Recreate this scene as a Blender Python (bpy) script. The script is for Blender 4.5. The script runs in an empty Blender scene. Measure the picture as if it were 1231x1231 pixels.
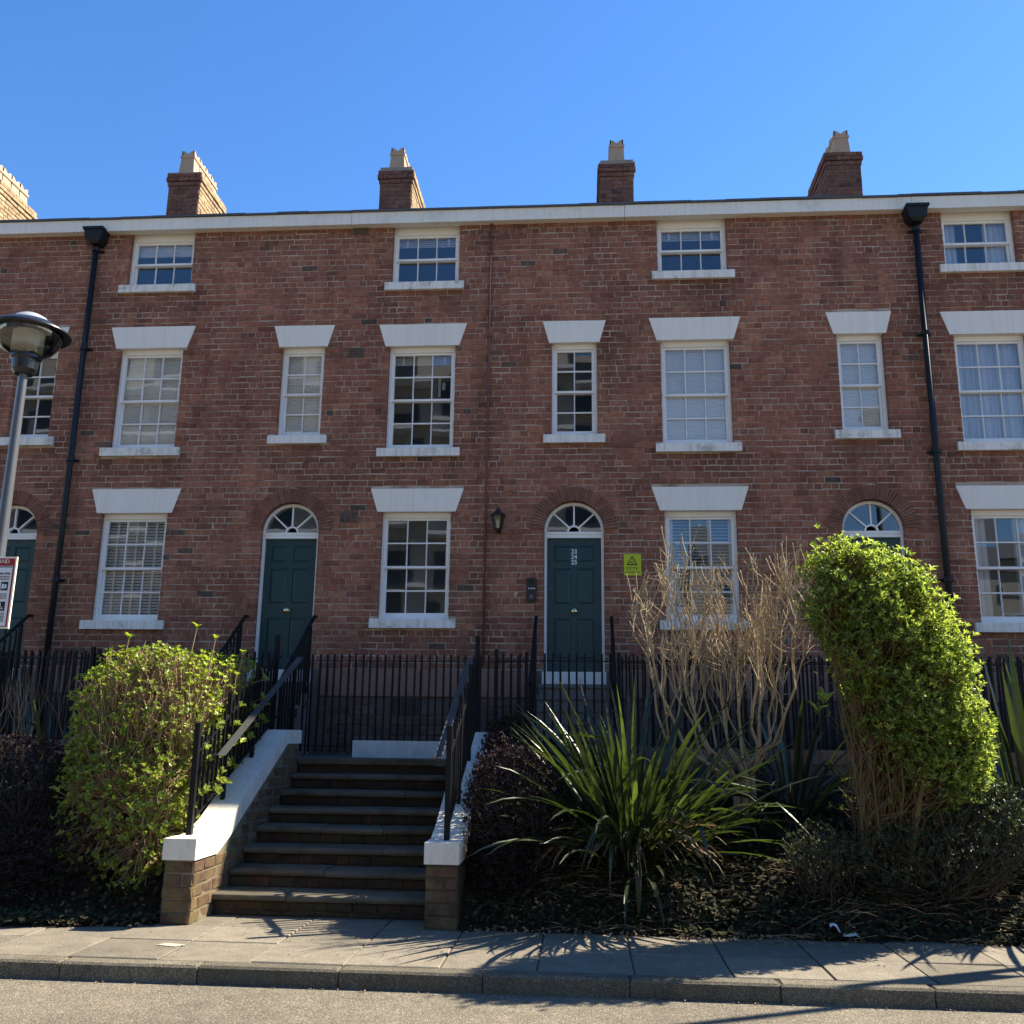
import bpy, math, random
from mathutils import Vector, Matrix
rnd = random.Random(7)
R = math.radians
scene = bpy.context.scene
COL = scene.collection

# ------------------------------------------------------------------ camera, sky, sun, exposure
cam_d = bpy.data.cameras.new('camera')
cam = bpy.data.objects.new('camera', cam_d)
COL.objects.link(cam)
YAW, PITCH, ROLL = 0.0777093, 0.2285456, 0.0129650
_f = Vector((-math.sin(YAW) * math.cos(PITCH), math.cos(YAW) * math.cos(PITCH), math.sin(PITCH)))
_r = Vector((math.cos(YAW), math.sin(YAW), 0))
_u = _r.cross(_f)
_r2 = _r * math.cos(ROLL) + _u * math.sin(ROLL)
_u2 = -_r * math.sin(ROLL) + _u * math.cos(ROLL)
CAM = Vector((0, -13.2, 1.6))
m3 = Matrix((_r2, _u2, -_f)).transposed()
cam.matrix_world = Matrix.Translation(CAM) @ m3.to_4x4()
cam_d.sensor_width = 36
cam_d.lens = 1150 / 1231 * 36
cam_d.clip_end = 3000
scene.camera = cam

def project(p):
    d = Vector(p) - CAM
    w = d.dot(_f)
    return 615.5 + 1150 * d.dot(_r2) / w, 615.5 - 1150 * d.dot(_u2) / w

SUN = Vector((0.90, 0.45, 1.03)).normalized()
SUN_ELEV = math.asin(SUN.z)
SUN_AZ = math.atan2(SUN.x, SUN.y)          # clockwise from +Y
world = bpy.data.worlds.new('World')
scene.world = world
world.use_nodes = True
wn = world.node_tree
bg = wn.nodes['Background']
sky = wn.nodes.new('ShaderNodeTexSky')
sky.sky_type = 'NISHITA'
sky.sun_disc = False
sky.sun_elevation = SUN_ELEV
sky.sun_rotation = SUN_AZ
sky.air_density = 1.0
sky.dust_density = 0.05
sky.ozone_density = 3.0
hsv = wn.nodes.new('ShaderNodeHueSaturation')
hsv.inputs['Saturation'].default_value = 1.24
hsv.inputs['Hue'].default_value = 0.506
wn.links.new(sky.outputs[0], hsv.inputs['Color'])
wn.links.new(hsv.outputs[0], bg.inputs[0])
bg.inputs[1].default_value = 0.088
sun_d = bpy.data.lights.new('sun', 'SUN')
sun_d.energy = 5.0
sun_d.angle = R(0.53)
sun_d.color = (1.0, 0.90, 0.74)
sun = bpy.data.objects.new('sun', sun_d)
COL.objects.link(sun)
sun.rotation_euler = SUN.to_track_quat('Z', 'Y').to_euler()
sun.location = (20, 10, 30)
scene.view_settings.view_transform = 'Standard'
scene.view_settings.look = 'None'
scene.view_settings.exposure = 1.56
scene.view_settings.gamma = 1
scene.view_settings.use_curve_mapping = False

# ------------------------------------------------------------------ materials
def nodes_of(name):
    m = bpy.data.materials.new(name)
    m.use_nodes = True
    nt = m.node_tree
    return m, nt, nt.nodes['Principled BSDF'], nt.links.new

def N(nt, t, **kw):
    n = nt.nodes.new(t)
    for k, v in kw.items():
        if k in n.inputs.keys() if hasattr(n.inputs, 'keys') else False:
            n.inputs[k].default_value = v
        else:
            setattr(n, k, v)
    return n

def noise(nt, pos, scale, detail=4, rough=0.55):
    n = nt.nodes.new('ShaderNodeTexNoise')
    n.inputs['Scale'].default_value = scale
    n.inputs['Detail'].default_value = detail
    n.inputs['Roughness'].default_value = rough
    nt.links.new(pos, n.inputs['Vector'])
    return n.outputs['Fac']

def ramp(nt, fac, stops, interp='LINEAR'):
    r = nt.nodes.new('ShaderNodeValToRGB')
    r.color_ramp.interpolation = interp
    el = r.color_ramp.elements
    while len(el) < len(stops):
        el.new(0.5)
    for e, (p, c) in zip(el, stops):
        e.position = p
        e.color = (*c, 1) if len(c) == 3 else c
    nt.links.new(fac, r.inputs[0])
    return r.outputs[0]

def mix(nt, fac, a, b, mode='MIX'):
    n = nt.nodes.new('ShaderNodeMix')
    n.data_type = 'RGBA'
    n.blend_type = mode
    for s, v in ((0, fac), (6, a), (7, b)):
        if isinstance(v, (int, float)):
            n.inputs[s].default_value = v
        elif isinstance(v, tuple):
            n.inputs[s].default_value = (*v, 1)
        else:
            nt.links.new(v, n.inputs[s])
    return n.outputs[2]

def math_n(nt, op, a, b=None):
    n = nt.nodes.new('ShaderNodeMath')
    n.operation = op
    for i, v in enumerate((a, b)):
        if v is None:
            continue
        if isinstance(v, (int, float)):
            n.inputs[i].default_value = v
        else:
            nt.links.new(v, n.inputs[i])
    return n.outputs[0]

def bump(nt, h, strength, dist, b):
    n = nt.nodes.new('ShaderNodeBump')
    n.inputs['Strength'].default_value = strength
    n.inputs['Distance'].default_value = dist
    nt.links.new(h, n.inputs['Height'])
    nt.links.new(n.outputs[0], b.inputs['Normal'])

def position(nt):
    return nt.nodes.new('ShaderNodeNewGeometry').outputs['Position']

def tint_of(nt):
    a = nt.nodes.new('ShaderNodeAttribute')
    a.attribute_name = 'tint'
    o = nt.nodes.new('ShaderNodeObjectInfo')
    return math_n(nt, 'FRACT', math_n(nt, 'ADD', a.outputs['Fac'], o.outputs['Random']))

def grained(name, base, rough=0.8, dark=0.6, s1=3, s2=60, bstr=0.3, bdist=0.003, spec=0.3, stain=None, stain_s=1.2, stain_lo=0.55, stain_hi=0.75, tint=0.0, streak=0.0):
    m, nt, b, L = nodes_of(name)
    pos = position(nt)
    n1 = noise(nt, pos, s1)
    n2 = noise(nt, pos, s2, 3, 0.7)
    c = mix(nt, n1, tuple(x * dark for x in base), tuple(min(1, x * (2 - dark)) for x in base))
    c = mix(nt, 0.5, c, ramp(nt, n2, [(0.3, ((0.35 if dark < 0.9 else 0.86),) * 3), (0.7, (1.0,) * 3)]), 'MULTIPLY')
    if tint:
        t = tint_of(nt)
        c = mix(nt, 1.0, c, ramp(nt, t, [(0, (1 - tint,) * 3), (1, (1 + tint,) * 3)]), 'MULTIPLY')
    if stain:
        ns = noise(nt, pos, stain_s, 6, 0.65)
        c = mix(nt, ramp(nt, ns, [(stain_lo, (0,) * 3), (stain_hi, (1,) * 3)]), c, stain)
    if streak:
        mp = nt.nodes.new('ShaderNodeMapping')
        mp.inputs['Scale'].default_value = (22.0, 22.0, 1.1)
        L(pos, mp.inputs['Vector'])
        k_ = 1 - streak
        c = mix(nt, 1.0, c, ramp(nt, noise(nt, mp.outputs[0], 1.0, 4, 0.6), [(0.32, (k_, k_ * .98, k_ * .94)), (0.55, (1, 1, 1))]), 'MULTIPLY')
    L(c, b.inputs['Base Color'])
    b.inputs['Roughness'].default_value = rough
    b.inputs['Specular IOR Level'].default_value = spec
    if bstr:
        bump(nt, n2, bstr, bdist, b)
    return m

def brick_material(name, stops, lime=0.5, grime=0.5, mossy=None):
    m, nt, b, L = nodes_of(name)
    pos = position(nt)
    t = tint_of(nt)
    c = ramp(nt, t, stops)
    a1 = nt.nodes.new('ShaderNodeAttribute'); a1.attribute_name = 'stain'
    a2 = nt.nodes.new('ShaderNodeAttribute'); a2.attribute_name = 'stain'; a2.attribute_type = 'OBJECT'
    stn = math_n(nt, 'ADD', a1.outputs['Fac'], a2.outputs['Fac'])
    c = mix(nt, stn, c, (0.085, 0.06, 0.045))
    n_f = noise(nt, pos, 75, 5, 0.7)
    n_m = noise(nt, pos, 14, 5, 0.6)
    n_l = noise(nt, pos, 0.9, 5, 0.6)
    c = mix(nt, 0.85, c, ramp(nt, n_m, [(0.25, (0.55, 0.53, 0.53)), (0.75, (1.25, 1.22, 1.2))]), 'MULTIPLY')
    c = mix(nt, 0.8, c, ramp(nt, n_f, [(0.3, (0.45, 0.45, 0.45)), (0.55, (1.0, 1.0, 1.0)), (0.8, (1.3, 1.3, 1.3))]), 'MULTIPLY')
    c = mix(nt, grime, c, ramp(nt, n_l, [(0.3, (0.6, 0.58, 0.6)), (0.7, (1.2, 1.15, 1.1))]), 'MULTIPLY')
    mp = nt.nodes.new('ShaderNodeMapping')
    mp.inputs['Scale'].default_value = (5.0, 5.0, 0.45)
    L(pos, mp.inputs['Vector'])
    n_s = noise(nt, mp.outputs[0], 1.0, 5, 0.6)
    c = mix(nt, grime * 0.8, c, ramp(nt, n_s, [(0.36, (0.62, 0.60, 0.60)), (0.56, (1.0, 1.0, 1.0)), (0.75, (1.12, 1.12, 1.12))]), 'MULTIPLY')
    n_e = noise(nt, pos, 5, 8, 0.75)
    c = mix(nt, ramp(nt, n_e, [(0.58, (0,) * 3), (0.78, (lime,) * 3)]), c, (0.30, 0.25, 0.22))
    if mossy:
        n_g = noise(nt, pos, 2.6, 6, 0.7)
        c = mix(nt, ramp(nt, n_g, [(0.45, (0,) * 3), (0.65, (0.8,) * 3)]), c, mossy)
    L(c, b.inputs['Base Color'])
    b.inputs['Roughness'].default_value = 0.88
    b.inputs['Specular IOR Level'].default_value = 0.2
    bump(nt, math_n(nt, 'ADD', n_f, math_n(nt, 'MULTIPLY', n_m, 0.8)), 0.55, 0.006, b)
    return m

RED = [(0.0, (0.262, 0.113, 0.075)), (0.1, (0.394, 0.167, 0.103)), (0.22, (0.318, 0.135, 0.088)), (0.36, (0.428, 0.189, 0.114)), (0.48, (0.345, 0.150, 0.098)), (0.6, (0.400, 0.175, 0.111)),
       (0.72, (0.283, 0.120, 0.080)), (0.82, (0.456, 0.209, 0.130)), (0.92, (0.359, 0.161, 0.104)), (0.98, (0.497, 0.242, 0.145)), (0.993, (0.138, 0.103, 0.082)), (1.0, (0.138, 0.103, 0.082))]
M_brick = brick_material('red_brick', RED, 0.6, 0.8)
M_arch = brick_material('rubbed_arch_brick', [(0, (0.19, 0.082, 0.056)), (0.3, (0.27, 0.115, 0.075)), (0.6, (0.22, 0.095, 0.064)), (1, (0.31, 0.135, 0.088))], 0.5)
M_stone = brick_material('basement_stone', [(0, (0.15, 0.10, 0.072)), (0.35, (0.24, 0.135, 0.095)), (0.7, (0.19, 0.14, 0.10)), (1, (0.28, 0.17, 0.12))], 0.6)
M_pier = brick_material('mossy_pier_stone', [(0, (0.13, 0.07, 0.05)), (0.35, (0.175, 0.115, 0.07)), (0.7, (0.11, 0.06, 0.048)), (1, (0.19, 0.13, 0.078))], 0.4, 0.8, (0.15, 0.125, 0.05))
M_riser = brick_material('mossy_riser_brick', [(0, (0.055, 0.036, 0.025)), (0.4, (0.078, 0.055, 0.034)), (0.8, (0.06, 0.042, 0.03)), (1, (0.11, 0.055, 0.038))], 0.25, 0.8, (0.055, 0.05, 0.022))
M_chim = brick_material('chimney_brick', [(0, (0.16, 0.075, 0.055)), (0.3, (0.24, 0.11, 0.08)), (0.6, (0.19, 0.10, 0.075)), (0.85, (0.27, 0.14, 0.10)), (1, (0.10, 0.06, 0.05))], 0.8)
M_mortar = grained('lime_mortar', (0.52, 0.415, 0.325), 0.95, 0.6, 3.5, 90, 0.5, 0.004, 0.2, (0.24, 0.15, 0.11), 2.2, 0.48, 0.62)
M_mortar_dark = grained('damp_mortar', (0.085, 0.066, 0.048), 0.95, 0.7, 2, 90, 0.5, 0.004)
M_buff = brick_material('buff_chimney_brick', [(0, (0.36, 0.26, 0.15)), (0.3, (0.50, 0.37, 0.21)), (0.6, (0.42, 0.30, 0.17)), (0.85, (0.55, 0.42, 0.25)), (1, (0.30, 0.20, 0.12))], 0.5)
M_base_mortar = grained('basement_mortar', (0.17, 0.13, 0.10), 0.95, 0.65, 3, 80, 0.5, 0.004)
M_chim_mortar = grained('chimney_mortar', (0.33, 0.28, 0.22), 0.95, 0.7, 3, 80, 0.5, 0.004)
M_band = grained('sandstone_band', (0.33, 0.175, 0.12), 0.9, 0.75, 2.2, 70, 0.4, 0.004)
M_white = grained('white_gloss_paint', (0.86, 0.835, 0.78), 0.35, 0.95, 2, 40, 0.03, 0.001, 0.5)
M_lintel = grained('white_masonry_paint', (0.84, 0.79, 0.70), 0.75, 0.96, 1.5, 130, 0.25, 0.002, 0.3, (0.62, 0.59, 0.52), 1.7, 0.60, 0.85, streak=0.06)
M_fascia = grained('fascia_paint', (0.82, 0.78, 0.69), 0.6, 0.93, 1.2, 60, 0.1, 0.001, 0.3, (0.55, 0.57, 0.52), 1.6, 0.56, 0.75, streak=0.08)
M_sill = grained('weathered_sill_paint', (0.82, 0.785, 0.71), 0.75, 0.9, 3, 90, 0.25, 0.002, 0.3, (0.30, 0.28, 0.20), 4.5, 0.54, 0.74, streak=0.24)
M_coping = grained('painted_coping', (0.72, 0.69, 0.60), 0.7, 0.92, 2.5, 110, 0.2, 0.002, 0.3, (0.42, 0.39, 0.29), 3.2, 0.54, 0.76, streak=0.12)
M_iron = grained('black_iron_paint', (0.006, 0.007, 0.009), 0.5, 0.8, 6, 60, 0.1, 0.001, 0.22)
M_rail = grained('worn_handrail_paint', (0.07, 0.072, 0.07), 0.5, 0.7, 5, 60, 0.1, 0.001, 0.3)
M_pipe = grained('black_pipe_paint', (0.012, 0.015, 0.018), 0.5, 0.8, 6, 60, 0.08, 0.001, 0.3)
M_redpipe = grained('brown_pipe_paint', (0.17, 0.062, 0.05), 0.6, 0.8, 6, 60, 0.1, 0.001, 0.4)
M_door = grained('dark_green_paint', (0.008, 0.045, 0.046), 0.42, 0.9, 3, 40, 0.05, 0.001, 0.5)
M_brass = grained('brass', (0.75, 0.6, 0.3), 0.25, 0.9, 6, 40, 0)
M_brass.node_tree.nodes['Principled BSDF'].inputs['Metallic'].default_value = 1
M_slate = grained('roof_slate', (0.10, 0.11, 0.125), 0.6, 0.8, 3, 60, 0.3, 0.004)
M_pot = grained('buff_clay_pot', (0.50, 0.35, 0.24), 0.85, 0.8, 4, 70, 0.25, 0.003)
M_vent = grained('terracotta_vent', (0.20, 0.14, 0.11), 0.9, 0.8, 5, 70, 0.3, 0.003)
M_dark = grained('dark_void', (0.01, 0.01, 0.01), 0.9, 0.9, 3, 40, 0)
M_room = grained('room_plaster', (0.42, 0.42, 0.42), 0.9, 0.9, 1, 20, 0)
M_roomfloor = grained('room_floor', (0.2, 0.15, 0.1), 0.7, 0.8, 1, 20, 0)
M_blind = grained('white_blind', (0.86, 0.85, 0.81), 0.8, 0.95, 2, 40, 0.05, 0.001)
M_curtain = grained('white_curtain', (0.72, 0.75, 0.80), 0.85, 0.93, 2, 60, 0.1, 0.001)
M_tread = grained('worn_step_stone', (0.14, 0.12, 0.085), 0.85, 0.55, 2.5, 90, 0.5, 0.004, 0.25, (0.05, 0.045, 0.025), 2.2, 0.48, 0.68, 0.12)
M_rough = grained('cheek_render', (0.22, 0.185, 0.13), 0.95, 0.65, 3, 60, 0.8, 0.008, 0.2, (0.14, 0.13, 0.08), 2.0, 0.45, 0.65)
M_doorstep = grained('door_step_stone', (0.25, 0.21, 0.17), 0.9, 0.75, 3, 80, 0.4, 0.004)
M_soil = grained('dark_soil', (0.032, 0.023, 0.015), 0.98, 0.6, 4, 50, 1.0, 0.03, 0.1)
M_walk = grained('terrace_paving', (0.12, 0.11, 0.10), 0.9, 0.75, 2, 80, 0.4, 0.004)
M_steel = grained('galvanised_pole', (0.11, 0.11, 0.115), 0.32, 0.92, 2, 30, 0.02, 0.001, 0.6)
M_steel.node_tree.nodes['Principled BSDF'].inputs['Metallic'].default_value = 0.2
M_lampblack = grained('lamp_black_paint', (0.016, 0.017, 0.02), 0.3, 0.85, 4, 40, 0.05, 0.001, 0.5)
M_lampgrey = grained('lamp_grey_cap', (0.32, 0.34, 0.36), 0.45, 0.9, 4, 40, 0.05, 0.001, 0.5)
M_yellow = grained('yellow_sign', (0.48, 0.55, 0.02), 0.4, 0.96, 3, 30, 0, 0)
M_signwhite = grained('sign_white', (0.68, 0.71, 0.74), 0.4, 0.96, 3, 30, 0, 0)
M_signcream = grained('sign_cream_edge', (0.80, 0.76, 0.62), 0.5, 0.96, 3, 30, 0, 0)
M_signred = grained('sign_red', (0.30, 0.015, 0.03), 0.4, 0.96, 3, 30, 0, 0)
M_black = grained('matt_black_print', (0.012, 0.012, 0.014), 0.5, 0.95, 3, 30, 0, 0)
M_paper = grained('crumpled_paper', (0.70, 0.72, 0.72), 0.8, 0.9, 8, 50, 0.2, 0.002)
M_litter = grained('dry_leaf', (0.26, 0.18, 0.10), 0.9, 0.6, 6, 50, 0.1, 0.002, tint=0.5)
M_slabw = grained('balcony_white', (0.42, 0.46, 0.5), 0.8, 0.95, 0.3, 20, 0.05, 0.002)
M_flat = grained('apartment_render', (0.30, 0.285, 0.265), 0.85, 0.95, 0.3, 20, 0.05, 0.002)
M_flatwin = grained('apartment_dark_glass', (0.03, 0.04, 0.05), 0.2, 0.9, 1, 10, 0)

def ground_material(name, base, agg, s_agg, rough, stain, bstr, bdist, warm):
    m, nt, b, L = nodes_of(name)
    pos = position(nt)
    v = nt.nodes.new('ShaderNodeTexVoronoi')
    v.inputs['Scale'].default_value = s_agg
    L(pos, v.inputs['Vector'])
    sep = nt.nodes.new('ShaderNodeSeparateColor')
    L(v.outputs['Color'], sep.inputs[0])
    n1 = noise(nt, pos, 0.8, 6, 0.6)
    n2 = noise(nt, pos, 7, 5, 0.65)
    n3 = noise(nt, pos, 160, 2, 0.6)
    c = mix(nt, ramp(nt, sep.outputs[0], [(0.2, (0,) * 3), (0.85, (1,) * 3)]), base, agg)
    c = mix(nt, ramp(nt, sep.outputs[1], [(0.86, (0,) * 3), (0.9, (0.8,) * 3)]), c, warm)
    c = mix(nt, 0.8, c, ramp(nt, n1, [(0.3, (0.72,) * 3), (0.7, (1.18, 1.17, 1.15))]), 'MULTIPLY')
    c = mix(nt, 0.7, c, ramp(nt, n2, [(0.25, (0.65,) * 3), (0.7, (1.15,) * 3)]), 'MULTIPLY')
    c = mix(nt, 0.6, c, ramp(nt, n3, [(0.3, (0.55,) * 3), (0.7, (1.2,) * 3)]), 'MULTIPLY')
    t = tint_of(nt)
    c = mix(nt, 1.0, c, ramp(nt, t, [(0, (0.80,) * 3), (1, (1.14,) * 3)]), 'MULTIPLY')
    ns = noise(nt, pos, 2.4, 7, 0.7)
    c = mix(nt, ramp(nt, ns, [(0.56, (0,) * 3), (0.75, (0.7,) * 3)]), c, stain)
    L(c, b.inputs['Base Color'])
    b.inputs['Roughness'].default_value = rough
    b.inputs['Specular IOR Level'].default_value = 0.25
    bump(nt, math_n(nt, 'ADD', v.outputs['Distance'], n3), bstr, bdist, b)
    return m
M_road = ground_material('asphalt_aggregate', (0.142, 0.121, 0.088), (0.25, 0.215, 0.155), 120, 0.9, (0.12, 0.11, 0.09), 0.6, 0.006, (0.40, 0.37, 0.31))
M_slab = ground_material('concrete_slab', (0.165, 0.143, 0.106), (0.225, 0.195, 0.145), 170, 0.9, (0.13, 0.125, 0.10), 0.35, 0.002, (0.30, 0.28, 0.24))
M_kerb = ground_material('concrete_kerb', (0.10, 0.088, 0.062), (0.17, 0.148, 0.105), 140, 0.92, (0.085, 0.08, 0.06), 0.5, 0.004, (0.26, 0.24, 0.2))
M_patch = grained('pale_cement_patch', (0.42, 0.38, 0.31), 0.9, 0.85, 6, 90, 0.3, 0.003)

def glass_material(name, tintc, fac):
    m = bpy.data.materials.new(name)
    m.use_nodes = True
    nt = m.node_tree
    nt.nodes.clear()
    out = nt.nodes.new('ShaderNodeOutputMaterial')
    tr = nt.nodes.new('ShaderNodeBsdfTransparent')
    tr.inputs[0].default_value = (*tintc, 1)
    gl = nt.nodes.new('ShaderNodeBsdfGlossy')
    gl.inputs['Roughness'].default_value = 0.01
    gl.inputs[0].default_value = (0.95, 0.97, 1, 1)
    fr = nt.nodes.new('ShaderNodeFresnel')
    fr.inputs[0].default_value = 1.5
    add = nt.nodes.new('ShaderNodeMath')
    add.operation = 'MULTIPLY_ADD'
    add.inputs[1].default_value = 1.0
    add.inputs[2].default_value = fac
    nt.links.new(fr.outputs[0], add.inputs[0])
    pos = position(nt)
    n = noise(nt, pos, 2.2, 2, 0.5)
    bp = nt.nodes.new('ShaderNodeBump')
    bp.inputs['Strength'].default_value = 0.014
    bp.inputs['Distance'].default_value = 0.03
    nt.links.new(n, bp.inputs['Height'])
    nt.links.new(bp.outputs[0], gl.inputs['Normal'])
    mx = nt.nodes.new('ShaderNodeMixShader')
    nt.links.new(add.outputs[0], mx.inputs[0])
    nt.links.new(tr.outputs[0], mx.inputs[1])
    nt.links.new(gl.outputs[0], mx.inputs[2])
    nt.links.new(mx.outputs[0], out.inputs[0])
    return m
M_glass = glass_material('window_glass', (0.95, 0.97, 0.97), 0.085)
M_bowl = glass_material('lamp_bowl_glass', (0.72, 0.72, 0.66), 0.06)

def leaf_material(name, stops, trans=0.45, rough=0.45, tcol=None, spec=0.4):
    m, nt, b, L = nodes_of(name)
    out = nt.nodes['Material Output']
    t = tint_of(nt)
    c = ramp(nt, t, stops)
    pos = position(nt)
    c = mix(nt, 0.6, c, ramp(nt, noise(nt, pos, 30, 3), [(0.3, (0.7,) * 3), (0.7, (1.25,) * 3)]), 'MULTIPLY')
    L(c, b.inputs['Base Color'])
    b.inputs['Roughness'].default_value = rough
    b.inputs['Specular IOR Level'].default_value = spec
    tl = nt.nodes.new('ShaderNodeBsdfTranslucent')
    tc = mix(nt, 1.0, c, tcol or (1.7, 1.75, 0.9), 'MULTIPLY')
    L(tc, tl.inputs[0])
    mx = nt.nodes.new('ShaderNodeMixShader')
    mx.inputs[0].default_value = trans
    L(b.outputs[0], mx.inputs[1])
    L(tl.outputs[0], mx.inputs[2])
    L(mx.outputs[0], out.inputs[0])
    return m
M_leafL = leaf_material('fresh_rosette_leaf', [(0, (0.09, 0.14, 0.02)), (0.3, (0.15, 0.205, 0.028)), (0.7, (0.225, 0.28, 0.042)), (1, (0.33, 0.37, 0.08))], 0.52, 0.35)
M_leafR = leaf_material('glossy_green_leaf', [(0, (0.06, 0.105, 0.02)), (0.35, (0.14, 0.195, 0.034)), (0.7, (0.225, 0.285, 0.055)), (1, (0.37, 0.41, 0.12))], 0.52, 0.4)
M_leafD = leaf_material('dark_purple_leaf', [(0, (0.011, 0.008, 0.010)), (0.6, (0.020, 0.012, 0.014)), (1, (0.05, 0.026, 0.024))], 0.15, 0.6, (1.5, 1.0, 1.0), 0.2)
M_leafH = leaf_material('grey_green_leaf', [(0, (0.034, 0.046, 0.022)), (0.6, (0.055, 0.072, 0.034)), (1, (0.095, 0.115, 0.055))], 0.25, 0.45)
M_ivy = leaf_material('dark_ivy_leaf', [(0, (0.020, 0.018, 0.011)), (0.5, (0.028, 0.032, 0.017)), (0.85, (0.045, 0.048, 0.024)), (1, (0.085, 0.062, 0.032))], 0.15, 0.8, None, 0.08)
M_flax = leaf_material('flax_leaf', [(0, (0.020, 0.026, 0.014)), (0.5, (0.032, 0.043, 0.019)), (0.85, (0.046, 0.064, 0.024)), (1, (0.085, 0.105, 0.042))], 0.24, 0.33, (2.0, 2.3, 0.7), 0.5)
M_flaxdry = leaf_material('dry_flax_leaf', [(0, (0.10, 0.075, 0.045)), (0.6, (0.17, 0.13, 0.08)), (1, (0.24, 0.19, 0.12))], 0.2, 0.7, (1.2, 1.1, 0.9))
M_twig = grained('pale_twig_bark', (0.44, 0.33, 0.19), 0.75, 0.7, 12, 120, 0.3, 0.002, 0.3)
M_twigL = grained('brown_twig_bark', (0.34, 0.23, 0.13), 0.8, 0.65, 12, 120, 0.3, 0.002)
M_twigB = grained('olive_brown_bark', (0.17, 0.12, 0.06), 0.8, 0.6, 12, 120, 0.3, 0.002)
M_twigD = grained('dark_twig_bark', (0.06, 0.045, 0.035), 0.85, 0.7, 12, 120, 0.3, 0.002)

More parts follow.
